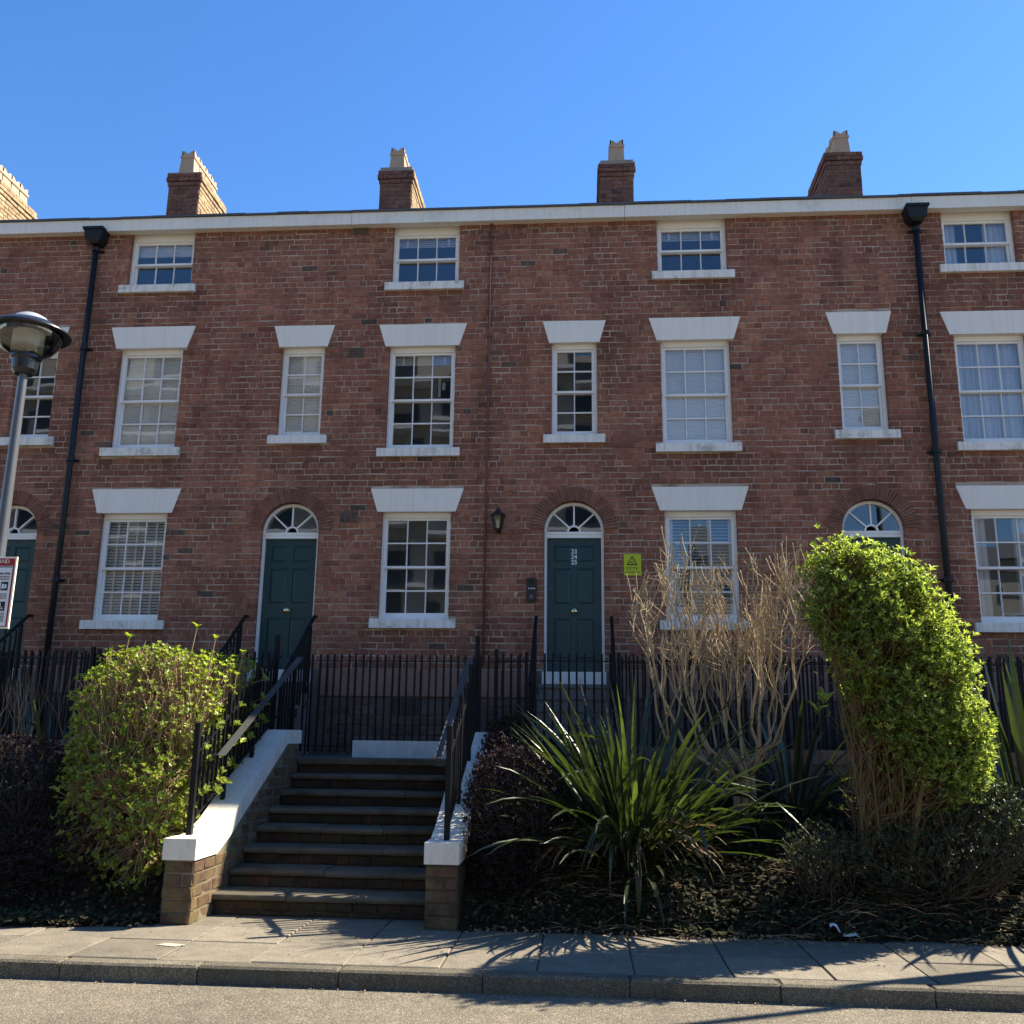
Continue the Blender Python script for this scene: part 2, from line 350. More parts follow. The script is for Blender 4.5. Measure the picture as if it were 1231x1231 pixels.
# ------------------------------------------------------------------ mesh helpers
class MB:
    def __init__(self):
        self.v, self.f, self.t, self.mi = [], [], [], []
        self.st, self.cur = [], 0.0
    def face(self, idx, tint=0.0, mi=0):
        self.f.append(idx); self.t.append(tint); self.mi.append(mi); self.st.append(self.cur)
    def quad(self, a, b, c, d, tint=0.0, mi=0):
        n = len(self.v)
        self.v += [a, b, c, d]
        self.face((n, n + 1, n + 2, n + 3), tint, mi)
    def box(self, x0, x1, y0, y1, z0, z1, tint=0.0, mi=0, skip=''):
        n = len(self.v)
        self.v += [(x0, y0, z0), (x1, y0, z0), (x1, y1, z0), (x0, y1, z0), (x0, y0, z1), (x1, y0, z1), (x1, y1, z1), (x0, y1, z1)]
        for k, q in (('f', (0, 1, 5, 4)), ('r', (1, 2, 6, 5)), ('b', (2, 3, 7, 6)), ('l', (3, 0, 4, 7)), ('t', (4, 5, 6, 7)), ('u', (3, 2, 1, 0))):
            if k not in skip:
                self.face(tuple(n + i for i in q), tint, mi)
    def prism(self, prof, axis, a, b, tint=0.0, mi=0):
        """extrude a closed 2D profile along an axis; profile coords fill the other two axes in order"""
        n = len(self.v); k = len(prof)
        for w in (a, b):
            for p, q in prof:
                self.v.append({'x': (w, p, q), 'y': (p, w, q), 'z': (p, q, w)}[axis])
        flip = (axis == 'y')
        for i in range(k):
            j = (i + 1) % k
            q = (n + i, n + j, n + k + j, n + k + i)
            self.face(q[::-1] if flip else q, tint, mi)
        c0 = tuple(n + i for i in range(k)); c1 = tuple(n + k + i for i in range(k))
        self.face(c0 if flip else c0[::-1], tint, mi)
        self.face(c1[::-1] if flip else c1, tint, mi)
    def tube(self, pts, radii, sides=4, cap=True, tint=0.0, mi=0):
        n0 = len(self.v)
        prev = None
        for i, p in enumerate(pts):
            p = Vector(p)
            if i == 0:
                d = Vector(pts[1]) - p
            elif i == len(pts) - 1:
                d = p - Vector(pts[-2])
            else:
                d = Vector(pts[i + 1]) - Vector(pts[i - 1])
            d = d.normalized() if d.length > 1e-9 else Vector((0, 0, 1))
            if prev is None:
                s = d.cross(Vector((0, 0, 1)))
                if s.length < 1e-3:
                    s = Vector((1, 0, 0))
            else:
                s = prev - d * prev.dot(d)
                if s.length < 1e-4:
                    s = d.orthogonal()
            s.normalize(); prev = s
            t = d.cross(s)
            for k in range(sides):
                a = 2 * math.pi * (k + 0.5) / sides
                q = p + (s * math.cos(a) + t * math.sin(a)) * radii[i]
                self.v.append((q.x, q.y, q.z))
        for i in range(len(pts) - 1):
            for k in range(sides):
                a = n0 + i * sides + k; b = n0 + i * sides + (k + 1) % sides
                self.face((a, b, b + sides, a + sides), tint, mi)
        if cap:
            self.face(tuple(n0 + k for k in range(sides))[::-1], tint, mi)
            e = n0 + (len(pts) - 1) * sides
            self.face(tuple(e + k for k in range(sides)), tint, mi)
    def lathe(self, prof, cx, cy, sides=24, tint=0.0, mi=0):
        n0 = len(self.v)
        for r, z in prof:
            for k in range(sides):
                a = 2 * math.pi * k / sides
                self.v.append((cx + r * math.cos(a), cy + r * math.sin(a), z))
        for i in range(len(prof) - 1):
            for k in range(sides):
                a = n0 + i * sides + k; b = n0 + i * sides + (k + 1) % sides
                self.face((a, b, b + sides, a + sides), tint, mi)
    def leaf(self, p, d, nrm, ln, wd, tint, fold=0.25, curl=0.0):
        """folded two-face leaf"""
        s = d.cross(nrm)
        if s.length < 1e-6:
            s = d.orthogonal()
        s.normalize()
        up = s.cross(d).normalized()
        n = len(self.v)
        lift = up * (fold * wd)
        bend = up * (curl * ln)
        a = p + d * (ln * .32) + lift; b = p + d * (ln * .72) + lift * .8 - bend * .4
        tip = p + d * ln - bend
        self.v += [tuple(p), tuple(a + s * wd * .40), tuple(b + s * wd * .42), tuple(tip), tuple(b - s * wd * .42), tuple(a - s * wd * .40)]
        self.face((n, n + 1, n + 2, n + 3), tint)
        self.face((n, n + 3, n + 4, n + 5), tint)
    def mesh(self, name, mats, smooth=False, tinted=None):
        me = bpy.data.meshes.new(name)
        me.from_pydata([tuple(v) for v in self.v], [], self.f)
        for m in (mats if isinstance(mats, (list, tuple)) else [mats]):
            me.materials.append(m)
        if any(self.mi):
            me.polygons.foreach_set('material_index', self.mi)
        if any(self.t) if tinted is None else tinted:
            at = me.attributes.new('tint', 'FLOAT', 'FACE')
            at.data.foreach_set('value', self.t)
        if any(self.st):
            at = me.attributes.new('stain', 'FLOAT', 'FACE')
            at.data.foreach_set('value', self.st)
        if smooth:
            me.polygons.foreach_set('use_smooth', [True] * len(me.polygons))
        me.update()
        return me
    def build(self, name, mats, parent=None, smooth=False, **props):
        return link(name, self.mesh(name, mats, smooth), parent, **props)

def link(name, data, parent=None, loc=None, **props):
    o = bpy.data.objects.new(name, data)
    COL.objects.link(o)
    if parent is not None:
        o.parent = parent
        base = loc if loc is not None else (0, 0, 0)
        if parent.type == 'EMPTY':
            pl = parent.location
            o.location = (base[0] - pl.x, base[1] - pl.y, base[2] - pl.z)
        else:
            o.location = base
    elif loc is not None:
        o.location = loc
    for k, v in props.items():
        o[k] = v
    return o

def thing(name, label, cat, loc, group=None):
    o = bpy.data.objects.new(name, None)
    COL.objects.link(o)
    o.location = loc
    o.empty_display_size = 0.2
    o['label'] = label; o['category'] = cat
    if group:
        o['group'] = group
    return o

def bevelled(x0, x1, z0, z1, y0, y1, ch, mb, tint=0.0, xt=None, j=0.0, axis='y'):
    """brick: chamfered front (towards -y), four sides, no back.  xt = (x0 top, x1 top) for slanted ends."""
    xa, xb = xt if xt else (x0, x1)
    jj = lambda: rnd.uniform(-j, j)
    n = len(mb.v)
    fr = [(x0 + ch, z0 + ch), (x1 - ch, z0 + ch), (xb - ch, z1 - ch), (xa + ch, z1 - ch)]
    ri = [(x0, z0), (x1, z0), (xb, z1), (xa, z1)]
    P = [(p + jj(), y0 + jj() * 0.8, q + jj()) for p, q in fr]
    P += [(p, y0 + ch * 0.9, q) for p, q in [(a + jj() * .7, b + jj() * .5) for a, b in ri]]
    P += [(p, y1, q) for p, q in ri]
    if axis == 'x+':      # front faces +x, runs along y : (x,y,z) -> (-y, x, z)
        P = [(-y, x, z) for x, y, z in P]
    elif axis == 'x-':
        P = [(y, -x, z) for x, y, z in P]
    mb.v += P
    mb.face((n, n + 1, n + 2, n + 3), tint)
    for i in range(4):
        k = (i + 1) % 4
        mb.face((n + 4 + i, n + 4 + k, n + k, n + i), tint)
        mb.face((n + 8 + i, n + 8 + k, n + 4 + k, n + 4 + i), tint)

# ------------------------------------------------------------------ setting: road, kerb, pavement, beds, terrace path
g = MB()
g.quad((-300, -300, -0.12), (300, -300, -0.12), (300, 300, -0.12), (-300, 300, -0.12))
ROAD = g.build('road', M_road, kind='structure')
KY0, KY1 = -6.15, -6.0
kb = MB(); kb.box(-14, 14, KY0 + 0.012, KY1, -0.25, -0.012)
KERB = kb.build('kerb', M_mortar_dark, kind='structure')
def stone_block(name, parent, x0, x1, y0, y1, z0, z1, ch, m, j=0.002, seg=1):
    """block with a chamfered top edge all round, slightly uneven"""
    mb = MB()
    jj = lambda: rnd.uniform(-j, j)
    top = [(x0 + ch, y0 + ch), (x1 - ch, y0 + ch), (x1 - ch, y1 - ch), (x0 + ch, y1 - ch)]
    rim = [(x0, y0), (x1, y0), (x1, y1), (x0, y1)]
    mb.v += [(a, b, z1 + jj()) for a, b in top] + [(a, b, z1 - ch) for a, b in rim] + [(a, b, z0) for a, b in rim]
    mb.face((0, 1, 2, 3))
    for i in range(4):
        k = (i + 1) % 4
        mb.face((4 + i, 4 + k, k, i)); mb.face((8 + i, 8 + k, 4 + k, 4 + i))
    return mb.build(name, m, parent)
for k in range(-7, 8):
    x = -0.71 + k * 1.0
    stone_block('kerb_stone', KERB, x + 0.005, x + 0.995, KY0 + rnd.uniform(-.004, .004), KY1, -0.25, 0.0 + rnd.uniform(-.003, .003), 0.016, M_kerb)
pv = MB(); pv.box(-14, 14, KY1, -4.0, -0.25, -0.012)
PAVE = pv.build('pavement', M_mortar_dark, kind='structure')
rows = [(-6.0, -5.37), (-5.37, -4.76), (-4.76, -4.15)]
for k in range(-11, 10):
    x = 0.33 + k * 0.68
    for (a, b) in rows:
        stone_block('paving_slab', PAVE, x + 0.005, x + 0.675, a + 0.005, b - 0.005, -0.05, rnd.uniform(-.005, .003), 0.006, M_slab, 0.002)
pt = MB()
pt.v += [(-3.27, -5.575, 0.006), (-3.10, -5.62, 0.006), (-3.055, -5.535, 0.006), (-3.22, -5.50, 0.006)]
pt.face((0, 1, 2, 3)); pt.build('cement_patch', M_patch, PAVE)

def soil_z(x, y):
    t = (y + 4.62) / 2.55
    t = max(0.0, min(1.0, t))
    n = 0.03 * math.sin(3.1 * x + 1.3 * y) + 0.03 * math.sin(7.3 * x - 5.1 * y) * math.sin(4 * y)
    edge = min(1.0, max(0.0, (y + 4.78) * 4))
    return 0.004 + 1.22 * t ** 0.6 + n * edge
def bed(name, x0, x1, front):
    mb = MB()
    nx, ny = int((x1 - x0) / 0.09), 34
    for j in range(ny + 1):
        for i in range(nx + 1):
            x = x0 + (x1 - x0) * i / nx
            y0 = front(x)
            y = y0 + (-2.05 - y0) * j / ny
            z = soil_z(x, y) if j else -0.02
            mb.v.append((x, y, z + (rnd.uniform(-.012, .012) if j > 1 else 0)))
    for j in range(ny):
        for i in range(nx):
            a = j * (nx + 1) + i
            mb.face((a, a + 1, a + nx + 2, a + nx + 1))
    return mb.build(name, M_soil, kind='structure', smooth=True)
BEDL = bed('garden_bed', -14, -3.62, lambda x: -4.86 - 0.32 * max(0, min(1, (-3.6 - x) / 1.2)) + 0.03 * math.sin(9 * x) + 0.02 * math.sin(23 * x))
BEDR = bed('garden_bed', -1.07, 13, lambda x: -4.74 + 0.06 * max(0, min(2, x)) + 0.03 * math.sin(8 * x + 1) + 0.02 * math.sin(21 * x))
wk = MB(); wk.box(-14, 13.2, -1.70, 0.3, 0.9, 1.3); wk.box(-14, -3.62, -2.05, -1.70, 0.9, 1.3); wk.box(-1.07, 13.2, -2.05, -1.70, 0.9, 1.3)
wk.build('terrace_path', M_walk, kind='structure')

# ------------------------------------------------------------------ facade layout
HX = [-11.9, -7.72, -3.55, 0.62, 4.82, 9.02, 13.2]
WIDE = [-10.75, -6.575, -2.40, 1.62, 5.78, 9.98]
NARR = [-8.38, -4.21, -0.14, 3.97, 8.15, 12.3]
DOOR = [-8.45, -4.235, -0.15, 3.965, 8.15, 12.3]
TS = [8.31, 8.31, 8.255, 8.335, 8.34, 8.34]
FLT = [7.62, 7.62, 7.575, 7.60, 7.61, 7.61]
FLB = [7.27, 7.27, 7.23, 7.25, 7.26, 7.26]
FS = [5.68, 5.68, 5.635, 5.665, 5.645, 5.65]
NLT = [7.64, 7.59, 7.58, 7.635, 7.63, 7.63]
NLB = [7.29, 7.25, 7.24, 7.30, 7.29, 7.29]
NS = [5.86, 5.845, 5.815, 5.835, 5.835, 5.835]
GLT, GLB = [5.05, 5.05, 5.03, 5.03, 5.02, 5.02], 4.69
GS = [3.115, 3.115, 3.15, 3.14, 3.13, 3.13]
FZ0, FZ1 = 9.195, 9.39                     # fascia
SPR, RI, RO = 4.42, 0.42, 0.625            # door arch
DZ = 2.43

rects, lintels, sills, arches = [], [], [], []     # openings etc. (cx, half width, z0, z1)
NH = 6
for h in range(NH):
    w, n, d = WIDE[h], NARR[h], DOOR[h]
    rects += [(w, 0.515, TS[h], FZ0 + 0.06), (w, 0.50, FS[h], FLB[h]), (w, 0.50, GS[h], GLB), (n, 0.33, NS[h], NLB[h])]
    lintels += [(w, 0.665, 0.555, FLB[h], FLT[h]), (w, 0.675, 0.565, GLB, GLT[h]), (n, 0.465, 0.37, NLB[h], NLT[h])]
    sills += [(w, 0.60, TS[h]), (w, 0.60, FS[h]), (w, 0.61, GS[h]), (n, 0.44, NS[h])]
    arches.append((d, SPR))

def blocked(zb, zt):
    zm = (zb + zt) / 2
    out = []
    for cx, hw, z0, z1 in rects:
        if min(zt, z1) - max(zb, z0) > 0.006:
            out.append((cx - hw, cx - hw, cx + hw, cx + hw))
    for cx, ht, hb, z0, z1 in lintels:
        if z0 - 0.01 < zm < z1 + 0.01:
            f = lambda z: hb + (ht - hb) * max(0, min(1, (z - z0) / (z1 - z0)))
            out.append((cx - f(zb), cx - f(zt), cx + f(zb), cx + f(zt)))
    for cx, hw, z1 in sills:
        if z1 - 0.13 < zm < z1:
            out.append((cx - hw, cx - hw, cx + hw, cx + hw))
    for cx, s in arches:
        f = lambda z: RI if z <= s else (math.sqrt(max(0, RO ** 2 - (z - s) ** 2)))
        a, b = f(zb), f(zt)
        if zb >= s + RO - 0.02:
            continue
        if zb < s < zt:
            a, b = RI, RI
        out.append((cx - a - .004, cx - max(b, 0.02), cx + a + .004, cx + max(b, 0.02)))
    out.sort()
    return out

XL, XR = HX[0], HX[NH]
BR_L, BR_H, CO = 0.24, 0.078, 0.09
bricks = []        # (x0b,x0t,x1b,x1t,z0,z1,std)
z = 2.47
k = 13
while z < FZ0 + 0.02:
    zb, zt = z, min(z + BR_H, FZ0 + 0.03)
    head = (k % 9 in (0, 5))
    pitch = 0.12 if head else BR_L
    off = (0.06 if head else (0.12 if k % 2 else 0.0)) + rnd.uniform(-.025, .025)
    bl = blocked(zb, zt)
    free, cb, ct = [], XL, XL
    for (lb, lt, rb, rt) in bl:
        if lb - cb > 0.02 or lt - ct > 0.02:
            free.append((cb, ct, lb, lt))
        cb, ct = max(cb, rb), max(ct, rt)
    free.append((cb, ct, XR, XR))
    for (ab, at, eb, et) in free:
        lo, hi = max(ab, at), min(eb, et)
        js = []
        i0 = math.floor((min(ab, at) - off) / pitch)
        x = off + i0 * pitch
        last = lo
        while x < hi - 0.045:
            if x > lo + 0.045:
                js.append(x + rnd.uniform(-.009, .009))
                # now and then a header or a pair of headers in a stretcher course
                if not head and rnd.random() < 0.03 and x + 0.12 < hi - 0.05:
                    js.append(x + 0.12)
            x += pitch
        xs = [None] + js + [None]
        for a, b in zip(xs[:-1], xs[1:]):
            x0b, x0t = (ab, at) if a is None else (a + 0.0065, a + 0.0065)
            x1b, x1t = (eb, et) if b is None else (b - 0.0065, b - 0.0065)
            std = a is not None and b is not None
            bricks.append((x0b, x0t, x1b, x1t, zb + rnd.uniform(-.005, .005), zt + rnd.uniform(-.005, .005), std))
    z += CO
    k += 1

# ------------------------------------------------------------------ the houses
LAB = {
    0: 'brick terraced house cut by the left edge, behind the street lamp',
    1: 'brick terraced house with white slatted ground window blinds and an unnumbered green door',
    2: 'brick terraced house with 23 24 25 on its green door and a brown pipe',
    3: 'brick terraced house behind the bare shrub, its door mostly hidden by the large bush',
    4: 'brick terraced house at the right edge, pale curtains in its first floor window',
    5: 'unseen brick terraced house added beyond the right edge to lengthen the terrace shadow',  # out of view, added so the row's shadow reaches across the beds
}
houses = []
for h in range(NH):
    xa, xb = HX[h], HX[h + 1]
    H = thing('terraced_house', LAB[h], 'house', ((xa + xb) / 2, 0, 1.3), 'brick terraced houses in the row')
    houses.append(H)
    ops = []
    for cx, hw, z0, z1 in rects:
        if xa < cx < xb:
            ops.append((cx - hw - .004, cx + hw + .004, z0 - .004, z1 + .004))
    cx = DOOR[h]
    ops.append((cx - RI - .004, cx + RI + .004, 1.3, SPR))
    arch_box = (cx - RI - .004, cx + RI + .004, SPR, SPR + RI + .004)
    allr = ops + [arch_box]
    XS = sorted({xa, xb} | {o[0] for o in allr} | {o[1] for o in allr})
    ZS = sorted({1.2, 2.455, FZ1 + 0.02} | {o[2] for o in allr} | {o[3] for o in allr})
    mb = MB()
    yf = 0.0045
    for i in range(len(XS) - 1):
        for j in range(len(ZS) - 1):
            mx, mz = (XS[i] + XS[i + 1]) / 2, (ZS[j] + ZS[j + 1]) / 2
            if any(o[0] < mx < o[1] and o[2] < mz < o[3] for o in allr):
                continue
            mb.quad((XS[i], yf, ZS[j]), (XS[i + 1], yf, ZS[j]), (XS[i + 1], yf, ZS[j + 1]), (XS[i], yf, ZS[j + 1]), mi=1 if mz < 2.455 else 0)
    for (a, b, c, d) in ops:
        y2 = 0.24
        mb.quad((a, yf, c), (a, yf, d), (a, y2, d), (a, y2, c))
        mb.quad((b, yf, d), (b, yf, c), (b, y2, c), (b, y2, d))
        mb.quad((a, yf, c), (a, y2, c), (b, y2, c), (b, yf, c))
        if d != SPR:
            mb.quad((a, yf, d), (b, yf, d), (b, y2, d), (a, y2, d))
    r = RI + .004
    for i in range(18):
        a0, a1 = math.pi * i / 18, math.pi * (i + 1) / 18
        p0 = (cx + r * math.cos(a0), SPR + r * math.sin(a0)); p1 = (cx + r * math.cos(a1), SPR + r * math.sin(a1))
        zt = SPR + r
        mb.quad((p1[0], yf, p1[1]), (p0[0], yf, p0[1]), (p0[0], yf, zt), (p1[0], yf, zt))
        mb.quad((p0[0], yf, p0[1]), (p1[0], yf, p1[1]), (p1[0], 0.24, p1[1]), (p0[0], 0.24, p0[1]))
    rw = MB(); rw.box(xa, xb, 7.8, 8.0, 1.2, 9.4); rw.build('rear_wall', M_mortar, H)
    gw = MB()
    if h == 0:
        gw.box(xa - 0.2, xa, 0.012, 7.79, 1.2, 9.4)
    if h == NH - 1:
        gw.box(xb, xb + 0.2, 0.012, 7.79, 1.2, 9.4)
    if gw.v:
        gw.build('gable_wall', M_mortar, H)
    W = mb.build('wall', [M_mortar, M_base_mortar], H)
    H['_w'] = 0; del H['_w']
    # plinth band and basement stones
    bd = MB()
    for (p, q) in ((xa, cx - 0.56), (cx + 0.56, xb)):
        x = p
        while x < q - 0.01:
            e = min(q, x + rnd.uniform(0.9, 1.3))
            if q - e < 0.3:
                e = q
            bevelled(x + .004, e - .004, 2.085, 2.462, -0.02, 0.1, 0.008, bd, rnd.random(), j=.001)
            x = e
    bd.build('plinth_band', M_band, H)
    st = MB()
    for r_ in range(6):
        z0 = 1.305 + r_ * 0.13
        x = xa + (0.1 if r_ % 2 else 0.0)
        holes = [(cx - .57, cx + .57)]
        if z0 + .12 > 1.82 and z0 < 2.08:
            holes.append((WIDE[h] - .28, WIDE[h] + .14))
        while x < xb - 0.05:
            e = min(xb, x + rnd.uniform(0.22, 0.42))
            for (ha, hb_) in holes:
                if x < ha < e:
                    e = ha
            inside = [hb_ for (ha, hb_) in holes if ha - .001 <= x < hb_ - .001]
            if inside:
                x = inside[0]; continue
            if e - x > .02:
                bevelled(x + .006, e - .006, z0 + .005, z0 + .124, rnd.uniform(-.008, .004), 0.1, 0.012, st, rnd.random(), j=.004)
            x = e
    st.build('basement_stonework', M_stone, H, kind='stuff')
    # basement grille below the window
    gm = MB()
    gx = WIDE[h] - 0.07
    gm.box(gx - 0.20, gx + 0.20, 0.02, 0.06, 1.82, 2.08, mi=1)
    for i in range(13):
        x = gx - 0.185 + i * 0.0308
        gm.box(x - .005, x + .005, -0.004, 0.012, 1.83, 2.07)
    for zz in (1.83, 1.95, 2.06):
        gm.box(gx - .19, gx + .19, 0.0125, 0.019, zz, zz + .012)
    gm.build('basement_grille', [M_iron, M_dark], H)
    # interiors
    im = MB()
    for (z0, z1) in ((2.3, 5.2), (5.3, 7.95), (8.02, 9.36)):
        x0, x1, y0, y1 = xa + .08, xb - .08, 0.26, 4.4
        im.quad((x0, y1, z0), (x1, y1, z0), (x1, y1, z1), (x0, y1, z1))
        im.quad((x0, y0, z0), (x0, y1, z0), (x0, y1, z1), (x0, y0, z1))
        im.quad((x1, y1, z0), (x1, y0, z0), (x1, y0, z1), (x1, y1, z1))
        im.quad((x0, y0, z0), (x1, y0, z0), (x1, y1, z0), (x0, y1, z0), mi=1)
        im.quad((x0, y0, z1), (x0, y1, z1), (x1, y1, z1), (x1, y0, z1))
        px = (DOOR[h] + WIDE[h]) / 2 + 0.1
        im.quad((px, y0, z0), (px, y1, z0), (px, y1, z1), (px, y0, z1))
    im.build('interior', [M_room, M_roomfloor], H)
    # fascia, slate edge and roof
    fm = MB(); fm.box(xa + .003, xb - .003, -0.13, 0.008, FZ0, FZ1)
    fm.build('fascia', M_fascia, H)
    gt = MB()
    x = xa
    while x < xb - 0.01:
        e = min(xb, x + 0.5)
        dz = rnd.uniform(-.006, .008)
        gt.box(x, e, -0.16, 0.10, FZ1 + .002 + dz, FZ1 + .032 + dz)
        x = e
    gt.build('slate_edge', M_slate, H)
    rf = MB()
    zr = 11.55
    for (a, b) in (((xa, xb),)):
        rf.quad((a, 0.06, FZ1 + .036), (b, 0.06, FZ1 + .036), (b, 4.0, zr), (a, 4.0, zr))
        rf.quad((a, 4.0, zr), (b, 4.0, zr), (b, 8.1, FZ1), (a, 8.1, FZ1))
    if h in (0, NH - 1):
        xg = xa if h == 0 else xb
        rf.v += [(xg, 0.1, FZ1), (xg, 8.0, FZ1), (xg, 4.0, zr)]
        n = len(rf.v); rf.face((n - 3, n - 2, n - 1))
    rf.build('roof', M_slate, H)

# bricks -> sub-parts of the wall (the 300 that show largest) and the rest joined
def house_of(x):
    for h in range(NH):
        if x < HX[h + 1]:
            return h
    return NH - 1
def std_meshes(w, hgt, n):
    out = []
    for _ in range(n):
        mb = MB()
        bevelled(-w / 2, w / 2, -hgt / 2, hgt / 2, 0, 0.1, 0.0045, mb, 0.0, j=0.0055)
        out.append(mb.mesh('brick', M_brick))
    return out
STD = {'s': std_meshes(BR_L - .013, BR_H, 8), 'h': std_meshes(0.12 - .013, BR_H, 6)}
by_house = [[] for _ in range(NH)]
for b in bricks:
    by_house[house_of((b[0] + b[2] + b[1] + b[3]) / 4)].append(b)
WALLS = [next(c for c in H.children if c.name.split('.')[0] == 'wall') for H in houses]
def stain_at(x, z_):
    v = 0.0
    for cx, hw, z1 in sills:
        d = z1 - .13 - z_
        e = hw - abs(x - cx)
        if -.02 < d < 1.0 and e > -.12:
            edge = 1.0 if e < .22 else .6
            v = max(v, .62 * edge * (1 - d) ** 1.5 * rnd.uniform(.45, 1))
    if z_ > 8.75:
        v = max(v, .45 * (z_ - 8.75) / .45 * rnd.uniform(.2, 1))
    if z_ < 3.3:
        v = max(v, .42 * (3.3 - z_) / .8 * rnd.uniform(.3, 1))
    for px_ in (-7.6, 4.86, -1.4):
        if abs(x - px_) < .22:
            v = max(v, rnd.uniform(0, .38))
    w = math.sin(x * .9 + 1.7) * math.sin(z_ * 1.1 + x * .3) * .5 + math.sin(x * 2.3 - z_ * 1.7) * .5
    if w > .35:
        v = max(v, (w - .35) * .6 * rnd.uniform(.3, 1))
    return min(.8, v)
for h in range(NH):
    cand = []
    for i, b in enumerate(by_house[h]):
        if not b[6] or b[2] - b[0] < 0.2 or b[4] < 2.75:
            continue
        px, py = project(((b[0] + b[2]) / 2, 0, b[4]))
        if -8 < px < 1239 and 0 < py < 800 and not (955 < px < 1210 and py > 650 + max(0, (px - 1050) * 0.55)) and not (760 < px < 975 and py > 690):
            d = (Vector(((b[0] + b[2]) / 2, 0, b[4])) - CAM).length
            cand.append((-(b[2] - b[0]) / d ** 2, i))
    cand.sort()
    chosen = {i for _, i in cand[:298]}
    mb = MB()
    for i, b in enumerate(by_house[h]):
        yy = -rnd.uniform(0.0, 0.004)
        sv = stain_at((b[0] + b[2]) / 2, b[4])
        if i in chosen:
            w = b[2] - b[0]
            o = link('brick', rnd.choice(STD['s']), WALLS[h], ((b[0] + b[2]) / 2, yy, (b[4] + b[5]) / 2))
            if sv > .02:
                o['stain'] = round(sv, 3)
            o.scale = (w / (BR_L - .013), 1, (b[5] - b[4]) / BR_H)
            o.rotation_euler = (rnd.uniform(-.02, .02), rnd.uniform(-.006, .006), rnd.uniform(-.012, .012))
        else:
            mb.cur = sv
            bevelled(b[0], b[2], b[4], b[5], yy, 0.105, 0.0045, mb, rnd.random(), (b[1], b[3]), 0.0055)
    mb.build('brickwork', M_brick, WALLS[h], kind='stuff')

# lintels, sills, windows
PANES = {}
def pane_mesh(w, hh):
    key = (round(w, 4), round(hh, 4))
    if key not in PANES:
        mb = MB()
        mb.quad((-w / 2, 0, -hh / 2), (w / 2, 0, -hh / 2), (w / 2, 0, hh / 2), (-w / 2, 0, hh / 2))
        PANES[key] = mb.mesh('pane', M_glass)
    return PANES[key]

def sash(mb, x0, x1, z0, z1, y, cols, rws, top, bot, panes):
    st, mu, dp = 0.038, 0.020, 0.04
    mb.box(x0, x0 + st, y, y + dp, z0, z1); mb.box(x1 - st, x1, y, y + dp, z0, z1)
    gx0, gx1, gz0, gz1 = x0 + st, x1 - st, z0 + bot, z1 - top
    mb.box(gx0, gx1, y, y + dp, z0, gz0); mb.box(gx0, gx1, y, y + dp, gz1, z1)
    cw, chh = (gx1 - gx0) / cols, (gz1 - gz0) / rws
    for i in range(1, cols):
        x = gx0 + i * cw
        mb.prism([(x - mu / 2, y + .022), (x - mu / 5, y + .004), (x + mu / 5, y + .004), (x + mu / 2, y + .022), (x + mu / 2, y + .036), (x - mu / 2, y + .036)], 'z', gz0, gz1)
    for j in range(1, rws):
        zz = gz0 + j * chh
        mb.box(gx0, gx1, y + .006, y + .035, zz - mu / 2, zz + mu / 2)
    for i in range(cols):
        for j in range(rws):
            panes.append((gx0 + (i + .5) * cw, y + .026, gz0 + (j + .5) * chh, cw, chh))

def slats(x0, x1, z0, z1, y, pitch, tilt, tapes):
    mb = MB()
    n = int((z1 - z0) / pitch)
    c, s = 0.021 * math.cos(tilt), 0.021 * math.sin(tilt)
    for i in range(n):
        zz = z0 + (i + .5) * pitch
        mb.quad((x0, y - c, zz - s), (x1, y - c, zz - s), (x1, y + c, zz + s), (x0, y + c, zz + s))
    for t in tapes:
        xx = x0 + (x1 - x0) * t
        mb.quad((xx - .018, y - .028, z0), (xx + .018, y - .028, z0), (xx + .018, y - .028, z1), (xx - .018, y - .028, z1))
    return mb
def pleats(x0, x1, z0, z1, y, pitch):
    mb = MB(); n = max(2, int((z1 - z0) / pitch)); hh = (z1 - z0) / n
    for i in range(n):
        a, b = z0 + i * hh, z0 + (i + 1) * hh
        m = (a + b) / 2
        mb.quad((x0, y, a), (x1, y, a), (x1, y - .012, m), (x0, y - .012, m))
        mb.quad((x0, y - .012, m), (x1, y - .012, m), (x1, y, b), (x0, y, b))
    return mb
def folds(x0, x1, z0, z1, y, seed):
    r2 = random.Random(seed)
    mb = MB(); n = int((x1 - x0) / 0.012)
    ph = r2.uniform(0, 6)
    pts = []
    for i in range(n + 1):
        x = x0 + (x1 - x0) * i / n
        pts.append((x, y + 0.022 * math.sin(x * 95 + ph + 2 * math.sin(x * 17)) + .012 * math.sin(x * 41)))
    for (a, b) in zip(pts[:-1], pts[1:]):
        mb.quad((a[0], a[1], z0), (b[0], b[1], z0), (b[0], b[1], z1), (a[0], a[1], z1))
    return mb

